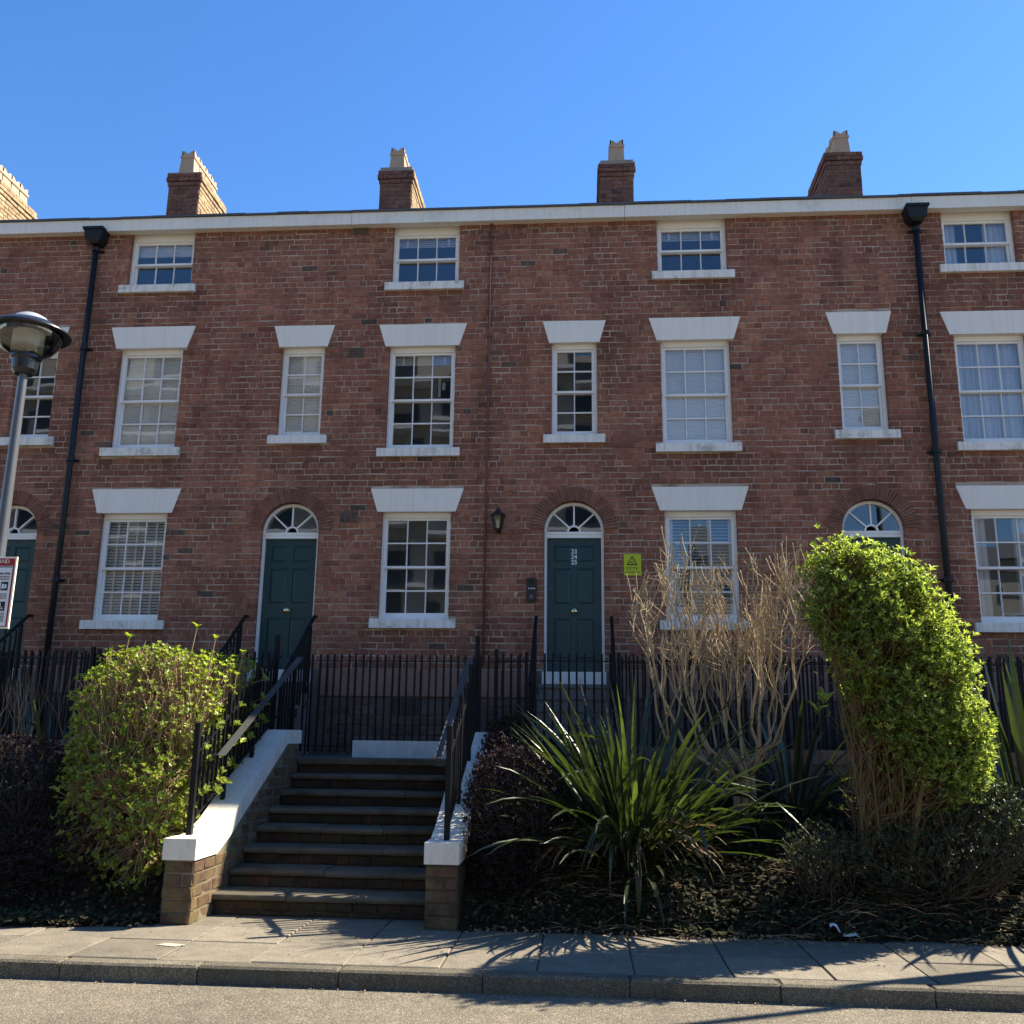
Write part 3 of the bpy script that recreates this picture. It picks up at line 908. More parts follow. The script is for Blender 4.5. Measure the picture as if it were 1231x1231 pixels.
def window(h, cx, hw, z0, z1, kind, dress, head=0.06, sash_ratio=0.5):
    H = houses[h]
    mb = MB(); panes = []
    x0, x1 = cx - hw, cx + hw
    yb = 0.092
    jw = 0.034
    # box frame
    mb.box(x0, x0 + jw, yb, 0.23, z0, z1); mb.box(x1 - jw, x1, yb, 0.23, z0, z1)
    mb.box(x0 + jw, x1 - jw, yb - .004, 0.23, z1 - head, z1)
    mb.box(x0 + jw, x1 - jw, yb, 0.23, z0, z0 + 0.03)
    # staff beads
    mb.box(x0 + jw, x0 + jw + .010, yb + .010, yb + .03, z0 + .03, z1 - head)
    mb.box(x1 - jw - .010, x1 - jw, yb + .010, yb + .03, z0 + .03, z1 - head)
    sx0, sx1, sz0, sz1 = x0 + jw + .003, x1 - jw - .003, z0 + .03, z1 - head
    zm = sz0 + (sz1 - sz0) * sash_ratio
    cols = 3 if hw > 0.4 else 2
    rws = 1 if kind == 'top' else 2
    sash(mb, sx0, sx1, zm - .012, sz1, yb + .022, cols, rws, 0.035, 0.034, panes)       # upper, in front
    sash(mb, sx0, sx1, sz0, zm + .016, yb + .064, cols, rws, 0.03, 0.075, panes)       # lower, behind
    Wn = mb.build('window', M_white, H)
    for (px, py, pz, pw, ph) in panes:
        o = link('pane', pane_mesh(pw, ph), Wn, (px, py, pz))
        o.rotation_euler = (rnd.gauss(0, .006), 0, rnd.gauss(0, .006))
    # sill
    sm = MB()
    sh = 0.44 if hw < 0.4 else 0.605
    prof = [(-0.062, z0 - .128), (-0.062, z0 - .008), (-.056, z0 - .002), (0.088, z0 + .012), (0.088, z0 - .128)]
    sm.prism(prof, 'x', cx - sh + rnd.uniform(-.006, .006), cx + sh + rnd.uniform(-.006, .006))
    sm.build('sill', M_sill, Wn)
    yd = 0.232
    a, b, c, d = x0 - .02, x1 + .02, z0, z1
    if dress == 'slats':
        slats(a, b, c, d, yd, 0.044, 1.05, (0.2, 0.48, 0.76)).build('blind', M_blind, Wn)
    elif dress == 'slats_open':
        slats(a, b, c, d, yd, 0.047, 0.6, (0.12, 0.62, 0.9)).build('blind', M_blind, Wn)
    elif dress == 'sheet':
        pleats(a, b, c + .0, d, yd - .02, 0.035).build('blind', M_blind, Wn)
    elif dress == 'short':
        slats(a, b, d - .30, d, yd - .02, 0.03, 1.0, (0.2, 0.8)).build('blind', M_blind, Wn)
    elif dress == 'half':
        pleats(a, b, (c + d) / 2 + .12, d, yd - .02, 0.035).build('blind', M_blind, Wn)
    elif dress == 'curtain':
        folds(a, b, c, d, yd, h).build('curtain', M_curtain, Wn)
    elif dress == 'sides':
        folds(a, a + .28, c, d, yd, h).build('curtain', M_curtain, Wn)
        folds(b - .40, b, c, d, yd, h + 3).build('curtain', M_curtain, Wn)
    elif dress == 'lamp':
        lm = MB(); lm.box(cx + .16, cx + .20, 0.6, 0.62, c + 1.0, c + 1.33); lm.box(cx + .22, cx + .27, 0.6, 0.62, c + 1.12, c + 1.24)
        lm.build('lamp_shade', M_blind, Wn)
        slats(a, b, d - .22, d, yd, 0.03, 1.0, (0.2, 0.8)).build('blind', M_blind, Wn)
    return Wn

DRESS = {0: ('sheet', 'sheet', 'slats', 'none'), 1: ('half', 'sheet', 'slats', 'sheet'), 2: ('short', 'lamp', 'none', 'none'),
         3: ('short', 'sheet', 'slats_open', 'sheet'), 4: ('sides', 'curtain', 'sides', 'sheet'), 5: ('short', 'none', 'sheet', 'none')}
for h in range(NH):
    w, n = WIDE[h], NARR[h]
    d = DRESS[h]
    window(h, w, 0.515, TS[h], FZ0 + .055, 'top', d[0], 0.15)
    window(h, w, 0.50, FS[h], FLB[h], 'full', d[1], 0.07)
    window(h, w, 0.50, GS[h], GLB, 'full', d[2], 0.07)
    window(h, n, 0.33, NS[h], NLB[h], 'narrow', d[3], 0.07)
for i, (cx, ht, hb, z0, z1) in enumerate(lintels):
    mb = MB()
    mb.prism([(cx - hb, z0), (cx + hb, z0), (cx + ht, z1), (cx - ht, z1)], 'y', -0.014, 0.088)
    mb.build('lintel', M_lintel, houses[i // 3])

# doors, arches, door steps
arch_mb = MB()
NV = 38
da = math.pi / NV
g_ = 0.0035
arch_mb = MB()
P = []
for (rr, y) in ((RI + .010, -0.012), (RO - .010, -0.012)):
    pass
def wedge():
    mb = MB()
    a = da / 2
    ri, ro = RI, RO - 0.004
    def pt(r_, s_, y): return (r_ * math.cos(s_), y, r_ * math.sin(s_))
    gi, go = g_ / ri, g_ / ro
    c = 0.004
    front = [pt(ri + c, -a + gi + c / ri, -.012), pt(ro - c, -a + go + c / ro, -.012), pt(ro - c, a - go - c / ro, -.012), pt(ri + c, a - gi - c / ri, -.012)]
    rim = [pt(ri, -a + gi, -.008), pt(ro, -a + go, -.008), pt(ro, a - go, -.008), pt(ri, a - gi, -.008)]
    back = [(p[0], .09, p[2]) for p in rim]
    mb.v += front + rim + back
    mb.face((0, 1, 2, 3))
    for i in range(4):
        k_ = (i + 1) % 4
        mb.face((4 + i, 4 + k_, k_, i)); mb.face((8 + i, 8 + k_, 4 + k_, 4 + i))
    return mb.mesh('arch_brick', M_arch)
WEDGE = wedge()

def text_obj(name, body, size, m, parent, loc, rot=(math.pi / 2, 0, 0), align='CENTER', ext=0.0015, off=0.0):
    cu = bpy.data.curves.new(name, 'FONT')
    cu.body = body; cu.size = size; cu.align_x = align; cu.extrude = ext; cu.offset = off
    cu.resolution_u = 3
    cu.materials.append(m)
    tmp = bpy.data.objects.new('text', cu)
    COL.objects.link(tmp)
    bpy.context.view_layer.update()
    me = bpy.data.meshes.new_from_object(tmp.evaluated_get(bpy.context.evaluated_depsgraph_get()))
    bpy.data.objects.remove(tmp)
    bpy.data.curves.remove(cu)
    o = link(name, me, parent, loc)
    o.rotation_euler = rot
    return o

for h in range(NH):
    H = houses[h]; cx = DOOR[h]
    ring = MB()
    for i in range(20):
        a0, a1 = math.pi * i / 20, math.pi * (i + 1) / 20
        q = [(cx + r_ * math.cos(a_), 0.0, SPR + r_ * math.sin(a_)) for r_, a_ in ((RI + .004, a0), (RO, a0), (RO, a1), (RI + .004, a1))]
        ring.quad(*[(x, -0.004, z_) for x, y, z_ in q])
    A = ring.build('door_arch', M_mortar, H)
    for i in range(NV):
        o = link('arch_brick', WEDGE, A, (cx, rnd.uniform(-.003, .003), SPR))
        o.rotation_euler = (0, -(i + .5) * da, 0)
    # frame and fanlight
    fm = MB()
    yb = 0.09; jw = 0.038
    for s in (-1, 1):
        xo, xi = cx + s * (RI - .002), cx + s * (RI - jw)
        fm.box(min(xo, xi), max(xo, xi), yb, .22, DZ - .04, SPR - .05)
    fm.box(cx - RI + .002, cx + RI - .002, yb - .012, .22, SPR - .05, SPR - .012)
    fm.box(cx - RI + .002, cx + RI - .002, yb - .004, .22, SPR - .1, SPR - .0505)
    nseg = 28
    def arc(mb, r0, r1, y0, y1, n=nseg):
        for i in range(n):
            a0, a1 = math.pi * i / n, math.pi * (i + 1) / n
            p = lambda r_, a_, y: (cx + r_ * math.cos(a_), y, SPR - .012 + r_ * math.sin(a_))
            mb.quad(p(r0, a0, y0), p(r1, a0, y0), p(r1, a1, y0), p(r0, a1, y0))
            mb.quad(p(r0, a1, y0), p(r0, a1, y1), p(r0, a0, y1), p(r0, a0, y0))
            mb.quad(p(r1, a0, y0), p(r1, a0, y1), p(r1, a1, y1), p(r1, a1, y0))
    arc(fm, RI - .036, RI + .006, yb, .22)
    arc(fm, 0.075, 0.098, yb + .012, .15, 14)
    for a_ in (math.pi / 4.2, math.pi / 2, math.pi - math.pi / 4.2):
        d_ = Vector((math.cos(a_), 0, math.sin(a_))); s_ = Vector((-d_.z, 0, d_.x)) * 0.011
        o_ = Vector((cx, 0, SPR - .012))
        p0, p1 = o_ + d_ * .095, o_ + d_ * (RI - .034)
        Y0, Y1 = Vector((0, yb + .010, 0)), Vector((0, .15, 0))
        c = [p0 - s_, p0 + s_, p1 + s_, p1 - s_]
        n = len(fm.v)
        fm.v += [tuple(v + Y0) for v in c] + [tuple(v + Y1) for v in c]
        for q in ((3, 2, 1, 0), (0, 1, 5, 4), (1, 2, 6, 5), (2, 3, 7, 6), (3, 0, 4, 7)):
            fm.face(tuple(n + i for i in q))
    FR = fm.build('door_frame', M_white, H)
    # fanlight panes: four sectors
    angs = [0.0, math.pi / 4.2, math.pi / 2, math.pi - math.pi / 4.2, math.pi]
    for a0, a1 in zip(angs[:-1], angs[1:]):
        pm = MB(); ns = 6
        for i in range(ns):
            b0, b1 = a0 + (a1 - a0) * i / ns, a0 + (a1 - a0) * (i + 1) / ns
            p = lambda r_, a_: (cx + r_ * math.cos(a_), .125, SPR - .012 + r_ * math.sin(a_))
            pm.quad(p(.09, b0), p(RI - .03, b0), p(RI - .03, b1), p(.09, b1))
        pm.build('pane', M_glass, FR)
    # leaf
    L0, L1 = cx - RI + jw + .003, cx + RI - jw - .003
    Z0, Z1 = DZ, SPR - .102
    dm = MB(); dm.box(L0, L1, .150, .19, Z0, Z1)
    # stiles and rails stand 12 mm proud of the panels
    st_w, mid = 0.095, 0.085
    zr = [Z0, Z0 + .19, Z0 + .19 + .56, Z0 + .19 + .56 + .2, Z1 - .105 - .235 - .09, Z1 - .105 - .235, Z1 - .105, Z1]
    y0, y1 = .135, .1495
    dm.box(L0, L0 + st_w, y0, y1, Z0, Z1); dm.box(L1 - st_w, L1, y0, y1, Z0, Z1)
    dm.box((L0 + L1) / 2 - mid / 2, (L0 + L1) / 2 + mid / 2, y0, y1, Z0, Z1)
    for a_, b_ in ((zr[0], zr[1]), (zr[2], zr[3]), (zr[4], zr[5]), (zr[6], zr[7])):
        dm.box(L0 + st_w, (L0 + L1) / 2 - mid / 2, y0, y1, a_, b_); dm.box((L0 + L1) / 2 + mid / 2, L1 - st_w, y0, y1, a_, b_)
    dm.box(L0, L1, .115, y0 - .001, Z0, Z0 + .05)
    D = dm.build('door', M_door, H)
    for a_, b_ in ((zr[1], zr[2]), (zr[3], zr[4]), (zr[5], zr[6])):
        for (p, q) in ((L0 + st_w, (L0 + L1) / 2 - mid / 2), ((L0 + L1) / 2 + mid / 2, L1 - st_w)):
            pm = MB(); e = 0.032
            n = len(pm.v)
            pm.v += [(p, .1485, a_), (q, .1485, a_), (q, .1485, b_), (p, .1485, b_)]
            pm.v += [(p + .012, .1475, a_ + .012), (q - .012, .1475, a_ + .012), (q - .012, .1475, b_ - .012), (p + .012, .1475, b_ - .012)]
            pm.v += [(p + e, .138, a_ + e), (q - e, .138, a_ + e), (q - e, .138, b_ - e), (p + e, .138, b_ - e)]
            for i in range(4):
                k_ = (i + 1) % 4
                pm.face((i, k_, 4 + k_, 4 + i)); pm.face((4 + i, 4 + k_, 8 + k_, 8 + i))
            pm.face((8, 9, 10, 11))
            pm.build('door_panel', M_door, D)
    kz = zr[2] + .10
    km = MB()
    mid_x = (L0 + L1) / 2
    km.lathe([(0.0, 0), (0.045, 0.002), (0.045, 0.010), (0.02, 0.014), (0.018, 0.03), (0.036, 0.042), (0.042, 0.055), (0.034, 0.07), (0.0, 0.076)], 0, 0, 16)
    km.v = [(mid_x + x, .134 - z_, kz + y) for x, y, z_ in km.v]
    km.build('knob', M_brass, D, smooth=True)
    sm = MB()
    sm.lathe([(0.0, 0), (.012, .001), (.012, .006), (0, .008)], 0, 0, 10)
    sm.v = [(mid_x + x, .134 - z_, kz + .43 + y) for x, y, z_ in sm.v]
    sm.build('spyhole', M_steel, D, smooth=True)
    if h == 2:
        for i, t in enumerate(('23', '24', '25')):
            text_obj('door_number', t, 0.088, M_signwhite, D, (mid_x, .132, 4.105 - i * .078), off=.0022)
        lm = MB(); lm.lathe([(0.0, 0), (.022, .001), (.022, .008), (0, .010)], 0, 0, 12)
        lm.v = [(L0 + .04 + x, .134 - z_, kz + .3 + y) for x, y, z_ in lm.v]
        lm.build('lock', M_steel, D, smooth=True)
    # white threshold block and the flight of stone steps down to the terrace path
    tm = MB(); tm.box(cx - .43, cx + .43, -0.25, 0.23, DZ - .165, DZ - .004)
    tm.build('doorstep', M_lintel, H)
    nst = 6
    top = DZ - .168
    rise = (top - 1.3) / nst
    for i in range(nst):
        sm = MB()
        w_ = 0.46 + .018 * i
        zt = top - i * rise
        sm.box(cx - w_, cx + w_, -0.27 - i * .215, 0.005 - (0.27 + (i - 1) * .215 if i else 0), 1.295, zt - .002)
        sm.box(cx - w_ - .012, cx + w_ + .012, -0.29 - i * .215, -0.271 - i * .215, zt - .05, zt - .004)
        sm.build('step', M_doorstep, H)

# chimney stacks
CHX = [-12.08, -7.9, -3.64, 0.65, 4.9]
for h, x in enumerate(CHX):
    H = houses[h]
    hw, y0, y1, zt = 0.315, 3.3, 4.55, 12.2
    cb = MB(); cb.box(x - hw, x + hw, y0, y1, 10.6, 12.40)
    CH = cb.build('chimney', M_chim_mortar, H)
    ztop = {0: 12.40, 1: 12.43, 2: 12.34, 3: 12.35, 4: 12.39}[h]
    z = 11.32; k = 0
    while z < ztop - .05:
        proj_ = 0.0
        left = (ztop - z) / CO
        if left < 1.6: proj_ = .035
        elif left < 2.6: proj_ = .045
        elif left < 3.6: proj_ = .02
        zt_ = z + BR_H
        for face, length, c0 in (('y', 2 * hw + 2 * proj_, x), ('x+', y1 - y0 + 2 * proj_, (y0 + y1) / 2), ('x-', y1 - y0 + 2 * proj_, (y0 + y1) / 2)):
            if (face == 'x+' and x > 0.5) or (face == 'x-' and x < 0.5):
                continue
            n = max(1, round(length / BR_L)); bw = length / n
            cuts = [i * bw for i in range(n + 1)] if k % 2 == 0 else [0] + [(i + .5) * bw for i in range(n)] + [length]
            for a_, b_ in zip(cuts[:-1], cuts[1:]):
                mb = MB()
                u0, u1 = a_ - length / 2 + .004, b_ - length / 2 - .004
                jy = rnd.uniform(-.007, .002)
                bevelled(u0, u1, z, zt_, jy, 0.09, .006, mb, rnd.random(), j=.003, axis=face)
                if face == 'y':
                    mb.v = [(x + p[0], y0 - .012 - proj_ + p[1], p[2]) for p in mb.v]
                elif face == 'x+':
                    mb.v = [(x + hw + .012 + proj_ + p[0], c0 + p[1], p[2]) for p in mb.v]
                else:
                    mb.v = [(x - hw - .012 - proj_ + p[0], c0 + p[1], p[2]) for p in mb.v]
                mb.build('brick', M_buff if face == 'x+' else M_chim, CH)
        z += CO; k += 1
    cp = MB()
    cp.box(x - hw - .03, x + hw + .03, y0 - .03, y1 + .03, 12.25 if ztop > 12.3 else 12.2, ztop - .012)
    cp.prism([(x - hw + .03, ztop - .012), (x + hw - .03, ztop - .012), (x + .12, ztop + .03), (x - .12, ztop + .03)], 'y', y0 + .03, y1 - .03)
    cp.build('mortar_cap', M_chim_mortar, CH)
    npot = 4
    for i in range(npot):
        py = y0 + .17 + i * (y1 - y0 - .34) / (npot - 1)
        pm = MB()
        s0, s1 = 0.155, 0.13
        zb_, zc = ztop + .0, ztop + .40
        def ringq(s, z_): return [(x - s, py - s, z_), (x + s, py - s, z_), (x + s, py + s, z_), (x - s, py + s, z_)]
        lv = [ringq(s0, zb_), ringq(s1, zc - .06), ringq(s1 + .02, zc - .05), ringq(s1 + .02, zc), ringq(s1, zc + .005)]
        n = len(pm.v)
        for l in lv: pm.v += l
        for a_ in range(len(lv) - 1):
            for b_ in range(4):
                c_ = (b_ + 1) % 4
                pm.face((n + a_ * 4 + b_, n + a_ * 4 + c_, n + a_ * 4 + 4 + c_, n + a_ * 4 + 4 + b_))
        # crown with a notch in each side
        zt_ = zc + .115
        for (ax, sg) in (('x', -1), ('x', 1), ('y', -1), ('y', 1)):
            prof = [(-s1, zc), (s1, zc), (s1, zt_), (s1 * .55, zt_ - .01), (0, zc + .045), (-s1 * .55, zt_ - .01), (-s1, zt_)]
            if ax == 'y':
                pm.prism([(x + a_, b_) for a_, b_ in prof], 'y', py + sg * (s1 - .011) - .011, py + sg * (s1 - .011) + .011)
            else:
                pm.prism([(py + a_, b_) for a_, b_ in prof], 'x', x + sg * (s1 - .013) - .0105, x + sg * (s1 - .013) + .0105)
        pm.quad((x - s1 + .02, py - s1 + .02, zc + .01), (x + s1 - .02, py - s1 + .02, zc + .01), (x + s1 - .02, py + s1 - .02, zc + .01), (x - s1 + .02, py + s1 - .02, zc + .01))
        pm.build('chimney_pot', M_pot, CH)

# downpipes, brown pipe, vents
def downpipe(H, x, zbr):
    mb = MB()
    mb.tube([(x, -.085, 1.3), (x, -.085, 9.0)], [.043, .043], 14)
    D = mb.build('downpipe', M_pipe, H, smooth=True)
    hm = MB()
    zs = [(9.22, .165, .12), (9.18, .165, .12), (9.17, .145, .10), (9.03, .125, .09), (8.97, .06, .05)]
    n = 0
    for (z_, a_, b_) in zs:
        hm.v += [(x - a_, -.135 - b_ , z_), (x + a_, -.135 - b_, z_), (x + a_, -.004, z_), (x - a_, -.004, z_)]
    for i in range(len(zs) - 1):
        for k_ in range(4):
            c_ = (k_ + 1) % 4
            hm.face((i * 4 + k_, i * 4 + 4 + k_, i * 4 + 4 + c_, i * 4 + c_))
    hm.face((0, 1, 2, 3)); hm.face((19, 18, 17, 16))
    hm.tube([(x, -.14, 9.22), (x, -.14, 9.27)], [.05, .03], 10)
    hm.build('hopper', M_pipe, D)
    for z_ in zbr:
        bm_ = MB()
        bm_.lathe([(.043, z_ - .035), (.058, z_ - .03), (.058, z_ + .03), (.043, z_ + .035)], x, -.085, 14)
        bm_.box(x - .10, x + .10, -.022, -.006, z_ - .018, z_ + .018)
        bm_.build('bracket', M_pipe, D)
downpipe(houses[1], -7.6, (8.9, 7.26, 5.49, 3.69))
downpipe(houses[4], 4.80 + .06, (8.88, 7.25, 5.5, 3.7))
mb = MB()
mb.tube([(-1.40, -.03, 2.5), (-1.395, -.03, 9.42)], [.017, .017], 8)
CP = mb.build('wall_pipe', M_redpipe, houses[2], smooth=True)
for z_ in (3.35, 4.6, 6.0, 7.35, 8.7):
    b_ = MB(); b_.box(-1.43, -1.365, -.05, -.004, z_ - .012, z_ + .012); b_.build('bracket', M_redpipe, CP)
for (h, x, z_) in ((2, -3.42, 9.165), (2, -3.40, 7.14), (2, -3.385, 4.615)):
    vm = MB()
    vm.box(x - .12, x + .12, -.004, .05, z_ - .078, z_ + .078, mi=1)
    for i in range(8):
        xx = x - .115 + i * .0329
        vm.box(xx - .006, xx + .006, -.018, -.0045, z_ - .075, z_ + .075)
    for i in range(5):
        zz = z_ - .07 + i * .035
        vm.box(x - .115, x + .115, -.014, -.0046, zz - .006, zz + .006)
    vm.build('air_brick', [M_vent, M_dark], houses[1] if x < HX[2] else houses[2])

# ------------------------------------------------------------------ wall fittings (things that hang on the wall)
T = thing('wall_lantern', 'black carriage lantern on the brick wall left of the door numbered 23 24 25', 'lantern', (-1.21, -.02, 4.42))
x, y = -1.21, -0.17
mb = MB(); mb.box(x - .035, x + .035, -.03, -.013, 4.36, 4.50); mb.tube([(x, -.03, 4.42), (x, -.10, 4.36), (x, -.17, 4.37)], [.012] * 3, 6)
mb.build('wall_bracket', M_lampblack, T)
mb = MB()
mb.lathe([(.0, 4.345), (.018, 4.35), (.012, 4.37), (.05, 4.385), (.058, 4.40)], x, y, 6)
for k_ in range(6):
    a_ = math.pi * 2 * k_ / 6
    c_, s_ = math.cos(a_), math.sin(a_)
    mb.tube([(x + .056 * c_, y + .056 * s_, 4.40), (x + .095 * c_, y + .095 * s_, 4.585)], [.007, .007], 4)
mb.build('lantern_cage', M_lampblack, T)
mb = MB(); mb.lathe([(.112, 4.58), (.118, 4.59), (.075, 4.63), (.045, 4.645), (.035, 4.67), (.03, 4.675), (.012, 4.69), (.016, 4.705), (0, 4.725)], x, y, 6)
mb.build('lantern_roof', M_lampblack, T)
mb = MB(); mb.lathe([(.052, 4.402), (.09, 4.58)], x, y, 6); mb.build('glass', M_bowl, T)
mb = MB(); mb.tube([(x, y, 4.41), (x, y, 4.52)], [.018, .02], 8); mb.build('bulb', M_signwhite, T)

T = thing('door_intercom', 'slim black door entry panel with three white buttons on the wall by the numbered door', 'intercom', (-.74, -.01, 3.39))
mb = MB(); mb.prism([(-.81, 3.39), (-.67, 3.39), (-.67, 3.73), (-.81, 3.73)], 'y', -.03, -.008); mb.build('panel', M_lampblack, T)
for i in range(3):
    b_ = MB(); b_.box(-.785 + i * .036, -.765 + i * .036, -.036, -.0302, 3.572, 3.590); b_.build('button', M_signwhite, T)
b_ = MB(); b_.box(-.768, -.716, -.036, -.0302, 3.435, 3.495); b_.build('speaker_grille', M_steel, T)
b_ = MB(); b_.tube([(-.74, -.036, 3.68), (-.74, -.0302, 3.68)], [.016, .016], 10); b_.build('camera_eye', M_dark, T)
for (a_, c_) in ((-.80, 3.40), (-.68, 3.40), (-.80, 3.72), (-.68, 3.72)):
    b_ = MB(); b_.tube([(a_, -.034, c_), (a_, -.0302, c_)], [.005, .005], 8); b_.build('screw', M_steel, T)

T = thing('warning_sign', 'yellow warning notice with a black triangle on the wall right of the numbered door', 'sign', (.66, -.01, 3.77))
mb = MB(); mb.box(.54, .78, -.018, -.008, 3.765, 4.065); mb.build('sign_plate', M_yellow, T)
def tri(r_):
    return [(.655 + r_ * math.cos(a_), 3.955 + r_ * math.sin(a_)) for a_ in (R(90), R(210), R(330))]
o3, i3 = tri(.088), tri(.062)
mb = MB()
for i in range(3):
    k_ = (i + 1) % 3
    mb.quad((o3[i][0], -.0195, o3[i][1]), (o3[k_][0], -.0195, o3[k_][1]), (i3[k_][0], -.0195, i3[k_][1]), (i3[i][0], -.0195, i3[i][1]))
mb.v += [(.632, -.0195, 3.936), (.672, -.0195, 3.958), (.667, -.0195, 3.970), (.627, -.0195, 3.948)]
n = len(mb.v); mb.face((n - 4, n - 3, n - 2, n - 1))
mb.quad((.650, -.0195, 3.926), (.685, -.0195, 3.926), (.685, -.0195, 3.934), (.650, -.0195, 3.934))
mb.build('triangle_symbol', M_black, T)
text_obj('lettering', 'CCTV', .062, M_black, T, (.655, -.0185, 3.845))
mb = MB()
for i in range(7):
    a_ = .565 + i * .028
    mb.quad((a_, -.0195, 3.805), (a_ + .018, -.0195, 3.805), (a_ + .018, -.0195, 3.818), (a_, -.0195, 3.818))
mb.build('small_print', M_black, T)

# ------------------------------------------------------------------ stone stairs with cheek walls
ST = thing('stone_stairs', 'wide flight of eight worn stone steps between white coped brick side walls', 'stairs', (-2.45, -4.5, 0))
SX0, SX1 = -3.335, -1.36
NZ = [0.185, 0.345, 0.505, 0.66, 0.815, 0.975, 1.135, 1.30]
NY = [-4.32 + .36 * i for i in range(8)]
prev = 0.0
for i in range(8):
    zt = NZ[i]
    y0 = NY[i]
    y1 = NY[i + 1] + 0.05 if i < 7 else -1.95
    mb = MB(); mb.box(SX0 + .002, SX1 - .002, y0 + .052, y1 + .1, -.1 if i == 0 else NZ[i - 1] - .1, zt - .062)
    S = mb.build('step', M_mortar_dark, ST)
    # tread slabs with a rounded nosing
    cuts = sorted([SX0] + [SX0 + (SX1 - SX0) * t_ for t_ in ([.34, .66] if i % 3 == 0 else [.46] if i % 3 == 1 else [.29, .7])] + [SX1])
    for a_, b_ in zip(cuts[:-1], cuts[1:]):
        tb = MB(); t0 = .06
        dz = rnd.uniform(-.004, .004); dy = rnd.uniform(-.006, .006)
        nx = max(2, int((b_ - a_) / .09))
        prof0 = [(y0 + .03, -t0), (y0 + .008, -t0 + .008), (y0, -t0 * .5), (y0 + .008, -.010), (y0 + .03, 0), (y0 + .2, .001), (y1, .002), (y1, -t0)]
        kk = len(prof0)
        for q in range(nx + 1):
            xx = a_ + .003 + (b_ - a_ - .006) * q / nx
            wob = rnd.uniform(-.004, .004)
            wz = rnd.uniform(-.003, .002)
            for (py, pz) in prof0:
                tb.v.append((xx, py + dy + (wob if py < y0 + .05 else 0), zt + pz + dz + (wz if pz > -.02 and py < y0 + .1 else 0)))
        for q in range(nx):
            for p_ in range(kk):
                r_ = (p_ + 1) % kk
                tb.face((q * kk + p_, q * kk + r_, (q + 1) * kk + r_, (q + 1) * kk + p_)[::-1])
        tb.face(tuple(range(kk))); tb.face(tuple(nx * kk + p_ for p_ in range(kk))[::-1])
        tb.build('tread_stone', M_tread, S)
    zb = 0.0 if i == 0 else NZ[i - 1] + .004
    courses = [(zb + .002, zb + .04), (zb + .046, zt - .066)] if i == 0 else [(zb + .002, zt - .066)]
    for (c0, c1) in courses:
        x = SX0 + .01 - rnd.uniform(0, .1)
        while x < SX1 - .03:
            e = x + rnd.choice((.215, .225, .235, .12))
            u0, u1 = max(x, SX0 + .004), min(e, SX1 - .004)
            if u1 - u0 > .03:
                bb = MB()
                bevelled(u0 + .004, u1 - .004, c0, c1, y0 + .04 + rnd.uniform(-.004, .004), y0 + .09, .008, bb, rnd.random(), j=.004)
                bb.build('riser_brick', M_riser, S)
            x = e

def cheek(xi, xo, yfront, inner):
    """one side wall: stone body, pier stones, bricks on the stair side, painted coping"""
    x0, x1 = min(xi, xo), max(xi, xo)
    prof = [(yfront + .01, -.1), (-1.9, -.1), (-1.9, 1.455), (-2.38, 1.46), (-3.98, .63), (-4.22, .515), (yfront + .01, .515)]
    mb = MB(); mb.prism(prof, 'x', x0 + .012, x1 - .012)
    C = mb.build('cheek_wall', M_mortar_dark if inner < 0 else M_rough, ST)
    for i in range(5):
        z0 = .005 + i * .102
        n = 1 if i != 3 else 2
        if n == 1:
            b_ = MB(); bevelled(x0 + .004, x1 - .004, z0, z0 + .095, yfront + rnd.uniform(-.006, .004), yfront + .1, .012, b_, rnd.random(), j=.006)
            b_.build('pier_stone', M_pier, C)
        else:
            for a_, c_ in ((x0 + .004, x0 + .165), (x0 + .173, x1 - .004)):
                b_ = MB(); bevelled(a_, c_, z0, z0 + .095, yfront + rnd.uniform(-.006, .004), yfront + .1, .012, b_, rnd.random(), j=.006)
                b_.build('pier_stone', M_pier, C)
    # stones on the stair side
    ax = 'x+' if inner > 0 else 'x-'
    z0 = .005; k_ = 0
    while z0 < 1.36:
        y = yfront + .01 - (.11 if k_ % 2 else 0)
        ytop_lim = lambda yy: (.51 if yy < -4.2 else .51 + (yy + 4.2) * .518)
        while y < -1.95:
            e = y + rnd.uniform(.2, .26)
            u0, u1 = max(y, yfront + .012), min(e, -1.92)
            if u1 - u0 > .05 and z0 + .095 < min(1.45, ytop_lim(u0)) + .01:
                b_ = MB()
                if inner > 0:
                    bevelled(u0 + .004, u1 - .004, z0, z0 + .094, rnd.uniform(-.004, .006), .08, .010, b_, rnd.random(), j=.006, axis='x+')
                    b_.v = [(x1 + p[0] - .004, p[1], p[2]) for p in b_.v]
                else:
                    bevelled(-u1 + .004, -u0 - .004, z0, z0 + .094, rnd.uniform(-.004, .006), .08, .010, b_, rnd.random(), j=.006, axis='x-')
                    b_.v = [(x0 + p[0] + .004, p[1], p[2]) for p in b_.v]
                b_.build('side_stone', M_pier, C)
            y = e
        z0 += .102; k_ += 1
    ov = .012
    up = [(yfront - .02, .52), (-4.3, .52), (-4.0, .645), (-2.40, 1.468), (-1.88, 1.468), (-1.88, 1.62), (-2.44, 1.62), (-4.06, .80), (-4.36, .695), (yfront - .02, .695)]
    cm = MB(); cm.prism(up, 'x', x0 - ov, x1 + ov)
    cm.build('coping', M_coping, C)
    # bevel line along the top inner edge
    return C
cheek(-3.335, -3.60, -4.80, 1)
cheek(-1.36, -1.085, -4.69, -1)

